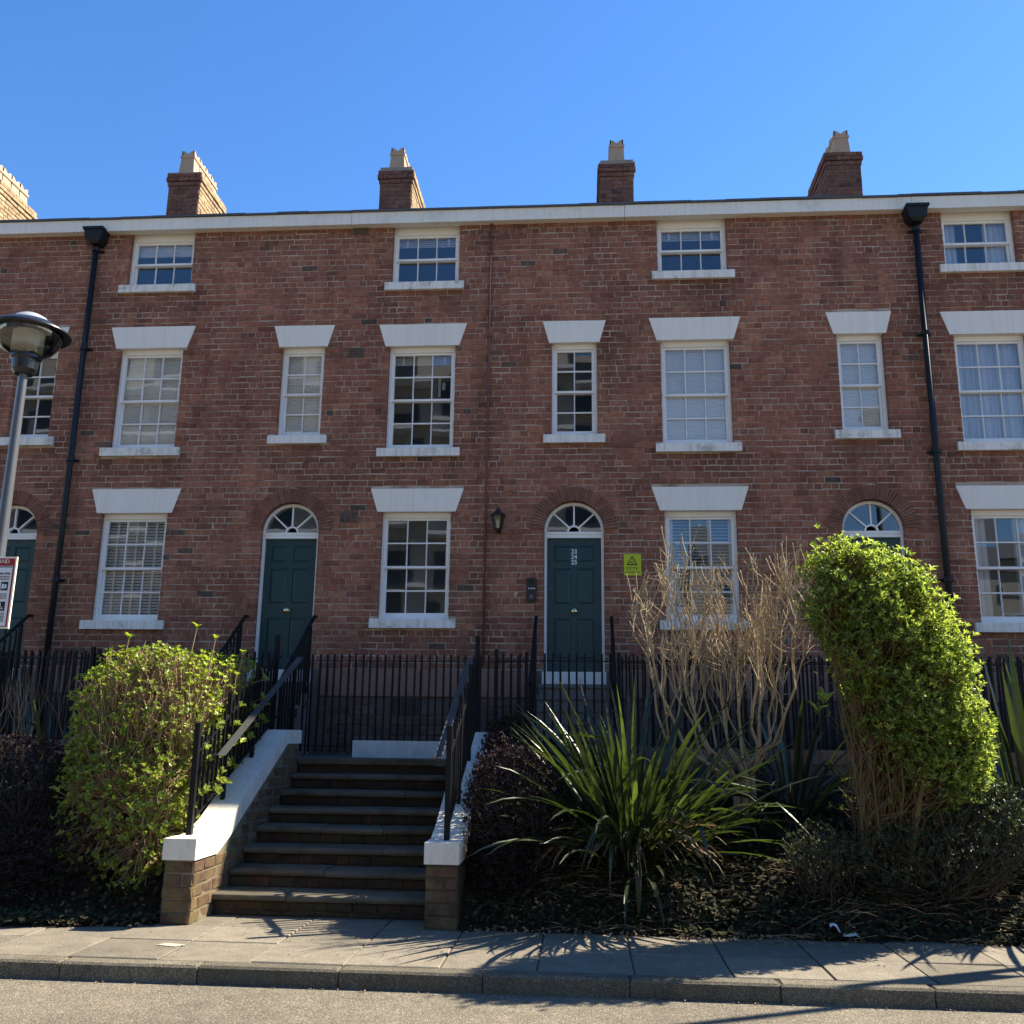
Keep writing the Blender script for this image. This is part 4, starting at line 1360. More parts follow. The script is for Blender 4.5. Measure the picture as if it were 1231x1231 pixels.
# ------------------------------------------------------------------ iron railings
def bar_mesh(hgt, s=.0115, point=True):
    mb = MB(); mb.box(-s, s, -s, s, 0, hgt)
    return mb.mesh('bar', M_iron)
def beam(mb, p, q, w, t):
    """flat bar from p to q; w horizontal width, t thickness"""
    p, q = Vector(p), Vector(q)
    d = (q - p).normalized()
    s = d.cross(Vector((0, 0, 1)))
    s = s.normalized() if s.length > 1e-4 else Vector((1, 0, 0))
    u = s.cross(d).normalized()
    n = len(mb.v)
    for c in (p, q):
        for a_, b_ in ((-1, -1), (1, -1), (1, 1), (-1, 1)):
            v = c + s * (a_ * w / 2) + u * (b_ * t / 2)
            mb.v.append(tuple(v))
    for f_ in ((0, 1, 5, 4), (1, 2, 6, 5), (2, 3, 7, 6), (3, 0, 4, 7), (3, 2, 1, 0), (4, 5, 6, 7)):
        mb.face(tuple(n + i for i in f_))
def straight_railing(label, x0, x1, y, zb, zt, posts, group, zl=None, jit=0.0, pitch=.0945):
    T = thing('iron_railing', label, 'railing', ((x0 + x1) / 2, y, zb), group)
    m_ = MB(); beam(m_, (x0, y, zt - .085), (x1, y, zt - .085), .034, .012); m_.build('top_rail', M_iron, T)
    m_ = MB(); beam(m_, (x0, y, (zl or zb) + .07), (x1, y, (zl or zb) + .07), .034, .012); m_.build('bottom_rail', M_iron, T)
    bm = bar_mesh(zt - zb)
    n = int((x1 - x0) / pitch)
    for i in range(n + 1):
        x = x0 + (x1 - x0 - n * pitch) / 2 + i * pitch
        if any(abs(x - p) < .04 for p in posts):
            continue
        o = link('bar', bm, T, (x, y, zb))
        o.rotation_euler = (rnd.gauss(0, .002 + jit), rnd.gauss(0, .004 + jit), rnd.uniform(-.1, .1))
    for p in posts:
        m_ = MB(); m_.box(p - .021, p + .021, y - .021, y + .021, zb - .02, zt + .045); m_.build('post', M_iron, T)
    return T
GA = 'railings guarding the basement areas'
straight_railing('black iron railing along the house foot left of the unnumbered green door', -7.85, -4.86, -1.0, 1.3, 2.575, [-7.83, -6.35, -4.88], GA)
straight_railing('black iron railing on a white kerb at the top of the stairs', -3.72, -0.72, -1.0, 1.36, 2.575, [-3.72, -0.74], GA)
straight_railing('black iron railing along the house foot right of the numbered door, behind the bare shrub', .42, 3.34, -1.0, 1.3, 2.575, [.42, 1.9, 3.34], GA)
straight_railing('black iron railing along the house foot at the right edge, behind the large bush', 4.6, 9.0, -1.0, 1.3, 2.575, [4.6, 6.8], GA)
kc = MB(); kc.box(-2.90, -.70, -1.10, -.90, 1.29, 1.505)
KC = kc.build('kerb_wall', M_coping, category='kerb wall', label='low white painted kerb under the railing above the top stair')
GF = 'railings along the front of the terrace path'
straight_railing('black iron railing on the terrace edge behind the left shrubs', -9.6, -3.62, -2.02, 1.44, 2.52, [-9.3, -7.3, -5.9, -3.64], GF, jit=.003)
straight_railing('black iron railing on the terrace edge behind the big flax and bare shrub', -1.05, 8.8, -2.02, 1.44, 2.52, [-1.03, 1.2, 3.2, 5.2, 7.2], GF, jit=.003)
for (a_, b_, lab) in ((-14, -3.62, 'low dark stone wall under the terrace railing left of the stairs'), (-1.06, 13, 'low dark stone wall under the terrace railing right of the stairs')):
    m_ = MB(); m_.box(a_, b_, -2.12, -1.93, 1.32, 1.475)
    t_ = m_.build('garden_wall', M_stone, category='wall', label=lab)
    m_ = MB(); m_.box(a_, b_, -2.10, -1.95, .5, 1.319); m_.build('wall_body', M_stone, t_)

def stair_railing(x, xh, label, sgn):
    """sloping railing on a cheek coping with posts, bars and a flat handrail on the stair side"""
    T = thing('stair_railing', label, 'railing', (x, -4.5, .7), 'railings on the stair walls')
    cop = lambda y: .695 if y < -4.36 else (.695 + (y + 4.36) * .35 if y < -4.06 else min(1.62, .80 + (y + 4.06) * .506))
    top = lambda y: 1.50 + (y + 4.5) * .466
    y0, y1 = -4.5, -2.25
    m_ = MB(); beam(m_, (x, y0, top(y0) - .10), (x, y1, top(y1) - .10), .036, .012); m_.build('top_rail', M_iron, T)
    m_ = MB(); beam(m_, (x, -4.47, .82), (x, y1 , 1.78), .036, .012); m_.build('bottom_rail', M_iron, T)
    n = 21
    for i in range(1, n):
        y = y0 + (y1 - y0) * i / n
        zb = max(cop(y) + .06, .80 + (y + 4.47) * .43)
        o = link('bar', bar_mesh(top(y) + .0 - zb), T, (x, y, zb))
        o.rotation_euler = (rnd.gauss(0, .006), rnd.gauss(0, .006), 0)
    for (y, extra) in ((-4.5, .17), (-3.75, .12), (-3.0, .12), (-2.4, .20)):
        s = .024 if extra != .12 else .019
        m_ = MB(); m_.box(x - s, x + s, y - s, y + s, cop(y) - .02, top(y) + extra); m_.build('post', M_iron, T)
    m_ = MB()
    yy0, yy1 = -4.25, -1.95
    hz = lambda y: 1.385 + (y + 4.25) * .468
    beam(m_, (xh, yy0, hz(yy0)), (xh, yy1, hz(yy1)), .072, .014)
    beam(m_, (xh, yy0 - .16, hz(yy0) - .001), (xh, yy0 + .004, hz(yy0) - .001), .072, .014)
    m_.build('handrail', M_rail, T)
    for y in (-4.3, -3.4, -2.5):
        m_ = MB(); z_ = hz(y) - .02
        m_.tube([(xh, y, z_ + .012), (xh, y, z_ - .03), (x, y, z_ - .04)], [.008] * 3, 6); m_.build('handrail_bracket', M_iron, T)
    return T
stair_railing(-3.52, -3.375, 'black iron stair railing on the left white coping, leaves growing through it', -1)
stair_railing(-1.21, -1.345, 'black iron stair railing on the right white coping above the dark shrub', 1)

def door_handrail(x, label):
    T = thing('door_handrail', label, 'handrail', (x, -.7, 1.3), 'handrails beside the front doors')
    m_ = MB()
    a, b = (x, -.05, 3.17), (x, -1.45, 2.20)
    beam(m_, (x, -.012, 3.175), (x, -.10, 3.175), .04, .03); beam(m_, (x, -.09, 3.18), b, .045, .02)
    m_.build('rail', M_iron, T)
    for y in (-.25, -1.40):
        z_ = 3.17 - (-.05 - y) * .693
        zb = max(1.3, DZ - .168 - max(0, math.ceil((-y - .27) / .215)) * .155)
        m_ = MB(); m_.box(x - .018, x + .018, y - .018, y + .018, 1.3, z_ + (.0)); m_.build('post', M_iron, T)
    for i in range(9):
        y = -.35 - i * .115
        z_ = 3.15 - (-.05 - y) * .693
        o = link('bar', bar_mesh(z_ - 1.9 + i * .075 - .0), T, (x, y, 1.9 - i * .075))
    m_ = MB(); beam(m_, (x, -.25, 2.0), (x, -1.4, 1.42), .034, .012); m_.build('bottom_rail', M_iron, T)
door_handrail(DOOR[0] + .52, 'black handrail right of the door at the left edge')
door_handrail(DOOR[1] - .52, 'black handrail left of the unnumbered green door')
door_handrail(DOOR[1] + .47, 'black handrail right of the unnumbered green door')
door_handrail(DOOR[2] - .52, 'black handrail left of the door numbered 23 24 25')
door_handrail(DOOR[2] + .51, 'black handrail right of the door numbered 23 24 25')

# ------------------------------------------------------------------ street lamp and parking sign
def street_lamp(x, y, label, up=0.0):
    T = thing('street_lamp', label, 'street lamp', (x, y, 0), 'lamp posts on the pavement')
    m_ = MB(); m_.lathe([(.085, -.05), (.085, .9), (.056, .95), (.046, 3.2), (.033, 4.62)], x, y, 20); m_.build('pole', M_steel, T, smooth=True)
    m_ = MB(); m_.lathe([(.0, 4.56), (.075, 4.56), (.10, 4.60), (.11, 4.68), (.125, 4.70), (.125, 4.735), (.0, 4.74)], x, y, 24); m_.build('collar', M_lampblack, T)
    m_ = MB(); m_.lathe([(.12, 4.72), (.19, 4.76), (.245, 4.83), (.27, 4.90), (.275, 4.945)], x, y, 28); m_.build('bowl', M_bowl, T, smooth=True)
    m_ = MB()
    pr = []
    for i in range(11):
        z_ = 4.74 + i * .019
        pr += [(.118, z_), (.128, z_ + .0095)]
    m_.lathe(pr, x, y, 24); m_.build('ribbed_diffuser', M_signwhite, T, smooth=True)
    m_ = MB(); m_.lathe([(.0, 4.955), (.26, 4.95), (.325, 4.925), (.338, 4.925), (.343, 4.935), (.32, 4.96), (.22, 5.02), (.155, 5.045)], x, y, 36); m_.build('canopy', M_lampblack, T, smooth=True)
    m_ = MB(); m_.lathe([(.16, 5.042), (.13, 5.08), (.085, 5.105), (.04, 5.12), (0, 5.13)], x, y, 24); m_.build('top_cap', M_lampgrey, T, smooth=True)
    if up:
        for o in list(T.children):
            for v in o.data.vertices:
                if v.co.z > 2.0:
                    v.co.z += up
    return T
street_lamp(-4.80, -5.80, 'street lamp with a wide black canopy over a clear bowl at the left edge')

def parking_sign(x, y, z0, z1, w, label, rz=0.0):
    T = thing('parking_sign', label, 'sign', (x, y, z0), 'notices on the lamp posts')
    hh = z1 - z0
    parts = []
    def add(name, mb_, m): parts.append(mb_.build(name, m, T))
    m_ = MB(); m_.box(x - w, x, y - .004, y + .012, z0, z1); add('sign_board', m_, M_signcream)
    def rect(a, b, c, d, lay): 
        q = MB(); yy = y - .0045 - .0015 * lay
        q.quad((a, yy, c), (b, yy, c), (b, yy, d), (a, yy, d)); return q
    e = .013
    add('red_border', rect(x - w + e, x - e, z0 + e, z1 - e, 0), M_signred)
    add('white_panel', rect(x - w + e + .012, x - e - .014, z0 + e + .008, z1 - .075, 1), M_signwhite)
    text_obj('lettering', 'AND', .046, M_signcream, T, (x - .056, y - .0075, z1 - .054), align='RIGHT')
    add('rule_line', rect(x - w + .03, x - .03, z1 - .088, z1 - .080, 2), M_black)
    text_obj('lettering', 'Permits Only', .024, M_black, T, (x - .04, y - .009, z1 - .145), align='RIGHT')
    q = MB()
    def lines(x0, x1, zt, n, th, sp, q):
        for i in range(n):
            zz = zt - i * sp
            xx = x0
            while xx < x1 - .004:
                ww = rnd.uniform(.006, .02)
                yy = y - .009
                q.quad((xx, yy, zz - th), (min(xx + ww, x1), yy, zz - th), (min(xx + ww, x1), yy, zz), (xx, yy, zz))
                xx += ww + .004
    lines(x - w + .04, x - .04, z1 - .158, 3, .006, .013, q)
    lines(x - .115, x - .045, z1 - .30, 4, .006, .013, q)
    lines(x - .115, x - .045, z1 - .455, 6, .006, .013, q)
    lines(x - w + .04, x - .15, z1 - .24, 14, .007, .018, q)
    add('small_print', q, M_black)
    add('permit_symbol_panel', rect(x - .105, x - .045, z1 - .275, z1 - .205, 2), M_black)
    q = MB(); yy = y - .0096
    for (a_, b_, c_, d_) in ((-.096, -.078, -.262, -.222), (-.074, -.056, -.258, -.226)):
        q.quad((x + a_, yy, z1 + c_), (x + b_, yy, z1 + c_), (x + b_, yy, z1 + d_), (x + a_, yy, z1 + d_))
    add('permit_symbol', q, M_signwhite)
    add('wheelchair_panel', rect(x - .115, x - .05, z1 - .44, z1 - .365, 2), M_black)
    q = MB()
    cx_, cz_ = x - .085, z1 - .41
    for i in range(14):
        a0, a1 = R(100) + R(250) * i / 14, R(100) + R(250) * (i + 1) / 14
        p = lambda r_, a_: (cx_ + r_ * math.cos(a_), yy, cz_ + r_ * math.sin(a_))
        q.quad(p(.012, a0), p(.017, a0), p(.017, a1), p(.012, a1))
    q.quad((cx_ - .003, yy, cz_), (cx_ + .003, yy, cz_), (cx_ + .001, yy, cz_ + .026), (cx_ - .005, yy, cz_ + .026))
    q.quad((cx_ - .003, yy, cz_ - .001), (cx_ + .016, yy, cz_ - .001), (cx_ + .016, yy, cz_ + .004), (cx_ - .003, yy, cz_ + .004))
    q.quad((cx_ + .012, yy, cz_ - .018), (cx_ + .022, yy, cz_ - .018), (cx_ + .016, yy, cz_), (cx_ + .010, yy, cz_))
    q.quad((cx_ - .006, yy, cz_ + .028), (cx_ + .002, yy, cz_ + .028), (cx_ + .002, yy, cz_ + .036), (cx_ - .006, yy, cz_ + .036))
    add('wheelchair_symbol', q, M_signwhite)
    q = MB(); q.box(x - w / 2 - .08, x - w / 2 + .08, y + .0125, y + .05, (z0 + z1) / 2 - .02, (z0 + z1) / 2 + .02); add('clamp', q, M_steel)
    return T
parking_sign(-4.575, -5.90, 2.37, 2.95, .45, 'red and white parking notice with a wheelchair symbol on the left lamp post')
street_lamp(5.45, -4.30, 'street lamp standing past the right edge, its long shadow across the pavement', 2.6)
m_ = MB(); m_.box(-.23, .23, -.012, .004, 0, .85)
t_ = m_.build('notice_board', M_signwhite, category='sign', label='plain notice board on the lamp post past the right edge, seen as a broad shadow', group='notices on the lamp posts')
t_.location = (5.45, -4.38, 2.95)

# ------------------------------------------------------------------ planting helpers
def twig_pts(p, q, sag, n=4, wig=.02):
    p, q = Vector(p), Vector(q)
    L_ = (q - p).length
    out = []
    for i in range(n + 1):
        t = i / n
        v = p.lerp(q, t)
        v += Vector((rnd.uniform(-1, 1), rnd.uniform(-1, 1), rnd.uniform(-1, 1))) * wig * L_ * (0 if i in (0,) else 1)
        v.z += sag * math.sin(math.pi * t) * L_
        out.append(tuple(v))
    return out
def unit(r_=rnd):
    while True:
        v = Vector((r_.uniform(-1, 1), r_.uniform(-1, 1), r_.uniform(-1, 1)))
        if .05 < v.length < 1:
            return v.normalized()
def rosette(mb, p, d, n, ln, wd, open_=0.9, tb=None):
    d = d.normalized()
    s = d.orthogonal().normalized(); t = d.cross(s)
    base = rnd.random() * 6.28
    tt = rnd.random() if tb is None else tb
    for i in range(n):
        a = base + i * 2.4
        k_ = open_ * (0.45 + 0.65 * (1 - i / n))
        rad = s * math.cos(a) + t * math.sin(a)
        dd = (rad * k_ + d * (1.05 - .5 * k_)).normalized()
        nn = (d * k_ - rad * .7).normalized()
        l_ = ln * rnd.uniform(.7, 1.15)
        mb.leaf(p - d * (i / n) * ln * .7, dd, nn, l_, wd * l_ / ln, min(.999, max(0.001, tt * .6 + rnd.random() * .4)), .12, rnd.uniform(.0, .2))
def in_blob(blobs):
    """random point near the surface of a random blob, outside the others; returns point, outward normal"""
    wts = [b[1].x * b[1].z + b[1].x * b[1].y for b in blobs]
    while True:
        c, r_, e = rnd.choices(blobs, wts)[0]
        v = unit()
        if e != 2:
            l_ = (abs(v.x) ** e + abs(v.y) ** e + abs(v.z) ** e) ** (1 / e)
            v = v / l_
        p = Vector((c.x + v.x * r_.x, c.y + v.y * r_.y, c.z + v.z * r_.z))
        ok = True
        for c2, r2, e2 in blobs:
            if c2 is c:
                continue
            q = ((p.x - c2.x) / r2.x, (p.y - c2.y) / r2.y, (p.z - c2.z) / r2.z)
            if abs(q[0]) ** e2 + abs(q[1]) ** e2 + abs(q[2]) ** e2 < .8:
                ok = False
        if ok:
            nrm = Vector((v.x / r_.x, v.y / r_.y, v.z / r_.z)).normalized()
            return p, nrm
def blob(x, y, z, rx, ry, rz, e=2):
    return (Vector((x, y, z)), Vector((rx, ry, rz)), e)

# left leafy shrub: brown stems fanning up, leaf rosettes at the tips
T = thing('leafy_shrub', 'rounded green shrub with leaf rosettes over brown stems, left of the stairs', 'shrub', (-4.2, -4.0, .3))
blobs = [blob(-4.28, -3.85, 1.54, .70, .62, .88, 2.8), blob(-4.36, -4.05, .92, .58, .55, .76, 2.4), blob(-4.00, -3.00, 1.72, .47, .86, .68, 3.4), blob(-4.00, -4.30, .78, .40, .40, .64, 2.4)]
fol = MB(); tw = MB()
stems = []
for i in range(46):
    a = rnd.random() * 6.28
    b0 = (-4.15 + .28 * math.cos(a) * rnd.random(), -3.75 + .2 * math.sin(a) * rnd.random(), .42)
    p, nn = in_blob(blobs)
    q = Vector((-4.1, -3.9, 1.5)).lerp(p, rnd.uniform(.55, .8))
    q.z = max(q.z, .7)
    pts = twig_pts(b0, q, .03, 5, .03)
    stems.append(pts)
    tw.tube(pts, [.014, .012, .010, .009, .007, .006], 5, False)
for i in range(4300):
    p, nn = in_blob(blobs)
    xm = -3.56 if p.y < -3.5 else -3.46
    if p.x > xm: p.x = xm
    if p.y > -2.35 and rnd.random() < .7:
        continue
    p = p + unit() * .05 - nn * abs(rnd.gauss(0, .10))
    low = p.z < .75
    s_ = rnd.choice(stems)
    src = Vector(min((pt_ for st_ in rnd.sample(stems, 8) for pt_ in st_[2:]), key=lambda c_: (Vector(c_) - p).length - .35 * (p.z - c_[2])))
    up = Vector((0, 0, 1))
    dirn = ((p - src).normalized() * .6 + up * .55 + nn * .25 + unit() * .2).normalized()
    mid_ = src.lerp(p, .5) + unit() * .05
    tw.tube([tuple(src), tuple(mid_), tuple(p)], [.0055, .0045, .003], 3, False)
    if low and rnd.random() < .35:
        continue
    rosette(fol, p, dirn, rnd.randint(5, 8), rnd.uniform(.030, .050), .027, rnd.uniform(.7, 1.1))
    if rnd.random() < .5:
        m2 = mid_ + unit() * .03
        rosette(fol, m2, (dirn + unit() * .6).normalized(), 3, .045, .026, 1.0)
for i in range(700):           # inner bare twigs
    p, nn = in_blob(blobs)
    p = p - nn * rnd.uniform(.08, .4)
    d = (Vector((0, 0, 1)) * .9 + nn * .4 + unit() * .4).normalized() * rnd.uniform(.12, .35)
    tw.tube([tuple(p - d), tuple(p + unit() * .02), tuple(p + d * .6)], [.005, .004, .0025], 3, False)
# shoots poking out on top and through the stair railing
for (x, y, z_) in ((-3.86, -3.9, 2.62), (-3.70, -3.8, 2.52), (-4.5, -4, 2.50), (-3.62, -3.2, 2.42)):
    tw.tube([(x - .06, y, z_ - .42), (x - .03, y, z_ - .2), (x, y, z_)], [.007, .006, .005], 4, False)
    rosette(fol, Vector((x, y, z_)), Vector((.1, 0, 1)), 9, .065, .034)
for i in range(46):
    y = rnd.uniform(-4.45, -3.0)
    z_ = .85 + (y + 4.4) * .5 + rnd.uniform(0, .7)
    x = rnd.uniform(-3.56, -3.36)
    tw.tube([(x - .3, y + .05, z_ - .12), (x, y, z_)], [.004, .0025], 3, False)
    rosette(fol, Vector((x, y, z_)), (Vector((.7, -.3, .7)) + unit() * .4), 6, .06, .036)
fol.build('foliage', M_leafL, T, kind='stuff'); tw.build('stems', M_twigL, T, kind='stuff')

# large green bush on the right
T = thing('leafy_bush', 'large leaning bright green bush with bare lower stems in front of the right hand door', 'bush', (2.6, -4.3, .5))
def bb(x, z_, rx, ry, rz, yc):
    k_ = (13.2 + yc) / 10.25
    return blob(x * k_, yc, 1.6 + (z_ - 1.6) * k_, rx * k_, ry * k_, rz * k_)
blobs = [bb(2.74, 3.08, .44, .45, .60, -4.68), bb(3.10, 2.75, .62, .58, .80, -4.58), bb(3.34, 2.15, .64, .60, .90, -4.45), bb(3.50, 1.58, .58, .5, .62, -4.4), bb(3.15, 1.9, .5, .42, .6, -4.4)]
fol = MB(); tw = MB(); stems = []
for i in range(64):
    b0 = (2.42 + rnd.uniform(-.10, .36), -4.25 + rnd.uniform(-.15, .15), .55)
    p, nn = in_blob(blobs)
    c_ = Vector((2.68, -4.45, 2.3))
    q = c_.lerp(p, rnd.uniform(.5, .85))
    if q.z < 1.5: q.z = 1.7
    if i < 7:
        q = Vector((2.10 + .06 * i, -4.75 + .05 * i, rnd.uniform(2.4, 2.75)))
    pts = twig_pts(b0, q, .0, 6, .022)
    stems.append(pts)
    r0 = rnd.choice((.007, .008, .010, .012, .018))
    tw.tube(pts, [r0 * (1 - .1 * j) for j in range(7)], 5, False)
for i in range(13000):
    p, nn = in_blob(blobs)
    if p.y > -4.2 and rnd.random() < .6:
        continue
    p = p + unit() * .08 - nn * abs(rnd.gauss(-.02, .12))
    if math.sin(9 * p.x + 3 * p.z) * math.sin(8 * p.z - 2 * p.x + 1) * math.sin(7 * p.y + 2) > .42:
        continue
    # bare underside on the left: stems show
    lim = 2.22 - (p.x - 2.02) * 1.35
    if rnd.random() < min(.86, max(0, (lim + .2 - p.z) * 1.5)):
        continue
    if p.z < 1.55 and p.x < 2.75 and rnd.random() < .5:
        continue
    dirn = (nn * .6 + Vector((.15, -.1, .8)) + unit() * .3).normalized()
    rosette(fol, p, dirn, rnd.randint(5, 7), rnd.uniform(.028, .054), .0165, rnd.uniform(.6, 1.0))
    if rnd.random() < .35:
        src = p - dirn * rnd.uniform(.15, .4) - nn * .1
        tw.tube([tuple(src), tuple(p)], [.005, .003], 3, False)
for i in range(1000):
    st_ = rnd.choice(stems); b_ = Vector(st_[rnd.randint(1, 5)])
    d = (Vector((rnd.gauss(.1, .25), rnd.gauss(-.1, .25), 1))).normalized() * rnd.uniform(.2, .5)
    tw.tube([tuple(b_), tuple(b_ + d * .5 + unit() * .03), tuple(b_ + d)], [.005, .004, .0025], 3, False)
for (x, z_) in ((2.26, 2.03), (2.02, 1.95), (1.97, 1.86)):
    rosette(fol, Vector((x, -4.75, z_)), Vector((0, -.3, 1)), 9, .12, .035, .9)
for i in range(70):            # stray shoots
    p, nn = in_blob(blobs)
    if p.z < 1.9: continue
    d = (nn * .5 + Vector((.1, -.1, .9)) + unit() * .35).normalized()
    L_ = rnd.uniform(.08, .2)
    tw.tube([tuple(p - d * .1), tuple(p + d * L_)], [.004, .0025], 3, False)
    rosette(fol, p + d * L_, d, 7, .06, .022, .8)
    rosette(fol, p + d * L_ * .4, d, 4, .055, .02, 1.0)
for i in range(520):           # fine twigs and a few leaves among the lower stems
    st_ = rnd.choice(stems); b_ = Vector(st_[rnd.randint(1, 4)]) + unit() * .05
    d = (Vector((rnd.gauss(.25, .5), rnd.gauss(-.1, .4), rnd.uniform(.2, 1)))).normalized() * rnd.uniform(.12, .38)
    tw.tube([tuple(b_), tuple(b_ + d * .5 + unit() * .03), tuple(b_ + d)], [.004, .003, .002], 3, False)
    if rnd.random() < .45:
        rosette(fol, b_ + d, d.normalized(), rnd.randint(2, 5), .042, .017, 1.0, .05)
fol.build('foliage', M_leafR, T, kind='stuff'); tw.build('stems', M_twigB, T, kind='stuff')

# bare shrub
def bare_tree(mb, p, d, L_, r_, depth, zmax, spread, ends, xr):
    n = 4
    pts = [Vector(p)]
    dd = d.normalized()
    for i in range(n):
        dd = (dd + unit() * .16 + Vector((0, 0, .10))).normalized()
        pts.append(pts[-1] + dd * L_ / n)
    r1 = r_ * .72
    mb.tube([tuple(v) for v in pts], [r_ + (r1 - r_) * i / n for i in range(n + 1)], 6 if r_ > .012 else 4 if r_ > .005 else 3, depth == 0)
    e = pts[-1]
    if depth == 0 or e.z > zmax:
        ends.append((e, dd, r1)); return
    k_ = rnd.choice((2, 2, 3)) if depth > 1 else rnd.choice((2, 3, 3))
    for i in range(k_):
        s = unit(); s = (s - dd * s.dot(dd)).normalized()
        nd = (dd * .85 + s * spread * rnd.uniform(.5, 1.15) + Vector((0, 0, .22))).normalized()
        if e.x < xr[0]: nd.x = abs(nd.x) * .5
        if e.x > xr[1]: nd.x = -abs(nd.x) * .5
        bare_tree(mb, e, nd, L_ * rnd.uniform(.66, .9), r1 * rnd.uniform(.62, .85), depth - 1, zmax, spread, ends, xr)
    if depth > 1 and rnd.random() < .7:
        q = pts[2]
        nd = (dd * .4 + unit() * .7 + Vector((0, 0, .5))).normalized()
        bare_tree(mb, q, nd, L_ * .6, r1 * .5, max(0, depth - 2), zmax, spread, ends, xr)
T = thing('bare_shrub', 'tall leafless shrub of pale twigs in front of the ground floor window', 'shrub', (1.55, -3.3, .8))
tr = MB(); ends = []
tops = [(.62 + 1.62 * ((i * .618) % 1), -3.3 + rnd.uniform(-.4, .35), rnd.uniform(2.35, 2.75)) for i in range(17)]
roots = [(1.44, -3.3), (1.50, -3.25), (1.56, -3.32), (1.62, -3.25), (1.52, -3.2), (.92, -3.2)]
forks = []
for k_, (rx_, ry_) in enumerate(roots):
    f0 = Vector((rx_, ry_, .78))
    f1 = Vector((rx_ + rnd.uniform(-.05, .05), ry_, 1.12 + .04 * k_))
    tr.tube([tuple(f0), tuple((f0 + f1) / 2 + unit() * .02), tuple(f1)], [.040, .036, .032] if k_ < 5 else [.022, .02, .018], 7, False)
    forks.append(f1)
for k_, t_ in enumerate(tops):
    t_ = Vector(t_)
    f1 = forks[5] if t_.x < 1.0 and k_ % 2 else forks[min(4, max(0, int((t_.x - .6) / 1.7 * 5)))]
    # limbs bow outwards low down, then rise
    m1 = f1 + Vector(((t_.x - f1.x) * .55, (t_.y - f1.y) * .5, (t_.z - f1.z) * .22)) + unit() * .05
    m2 = f1 + Vector(((t_.x - f1.x) * .92, (t_.y - f1.y) * .85, (t_.z - f1.z) * .58)) + unit() * .06
    pts = [f1, f1.lerp(m1, .5) + unit() * .03, m1, m1.lerp(m2, .5) + unit() * .05, m2, m2.lerp(t_, .5) + unit() * .04, t_]
    r0 = rnd.uniform(.011, .023)
    tr.tube([tuple(p) for p in pts], [r0 * (1 - .1 * i) for i in range(7)], 6, False)
    for q_, L_ in ((3, .40), (4, .34), (5, .32), (6, .30)):
        d = (Vector((0, 0, .8)) + unit() * .75 + (t_ - f1).normalized() * .3).normalized()
        bare_tree(tr, pts[q_], d, L_ * rnd.uniform(.7, 1.1), r0 * .42, rnd.choice((1, 2, 2)), 3.22, .55, ends, (.62, 2.2))
BR = tr.build('branches', M_twig, T, kind='stuff')
tp = MB()
for (e, d, r_) in ends:
    for j in range(rnd.choice((1, 1, 2))):
        dd = (d + unit() * .55 + Vector((0, 0, .55))).normalized()
        L_ = rnd.uniform(.10, .34)
        q = e + dd * L_ * .5 + unit() * .012
        z_ = e + dd * L_
        tp.tube([tuple(e), tuple(q), tuple(z_ - dd * .02), tuple(z_ - dd * .008), tuple(z_ + dd * .012)], [.0048, .0044, .004, .0070, .0022], 4, False)
    for j in range(2):
        dd = (d * .4 + unit() * .8 + Vector((0, 0, .35))).normalized()
        b_ = e - d * rnd.uniform(0, .22); q = b_ + dd * rnd.uniform(.08, .24)
        tp.tube([tuple(b_), tuple((b_ + q) / 2 + unit() * .012), tuple(q)], [.0032, .0028, .0018], 3, False)
tp.build('twigs', M_twig, T, kind='stuff')

# flax clumps
def blade(base, az, el, L_, w, bend, mat_, parent, twist=0.0, n=9, kink=None):
    h_ = Vector((math.cos(az), math.sin(az), 0))
    side = Vector((-h_.y, h_.x, 0))
    p = Vector(base); e = el
    mb = MB()
    rows_ = []
    for i in range(n + 1):
        t = i / n
        d = h_ * math.cos(e) + Vector((0, 0, 1)) * math.sin(e)
        up = -h_ * math.sin(e) + Vector((0, 0, 1)) * math.cos(e)
        wd = w * (.55 + .6 * math.sin(min(1, t * 1.25) * math.pi * .5) ) * (1 - max(0, (t - .55) / .45) ** 1.6) * .5
        a_ = twist * t
        s = side * math.cos(a_) + up * math.sin(a_)
        u = up * math.cos(a_) - side * math.sin(a_)
        rows_.append((p + s * wd + u * wd * .5, p.copy(), p - s * wd + u * wd * .5))
        p = p + d * L_ / n
        e -= bend / n * (.35 + 1.3 * t)
        if kink and abs(t - kink) < .5 / n:
            e -= 1.1
    for r_ in rows_:
        mb.v += [tuple(v) for v in r_]
    for i in range(n):
        a = i * 3
        mb.face((a, a + 1, a + 4, a + 3)); mb.face((a + 1, a + 2, a + 5, a + 4))
    return mb.build('leaf', mat_, parent, smooth=True)
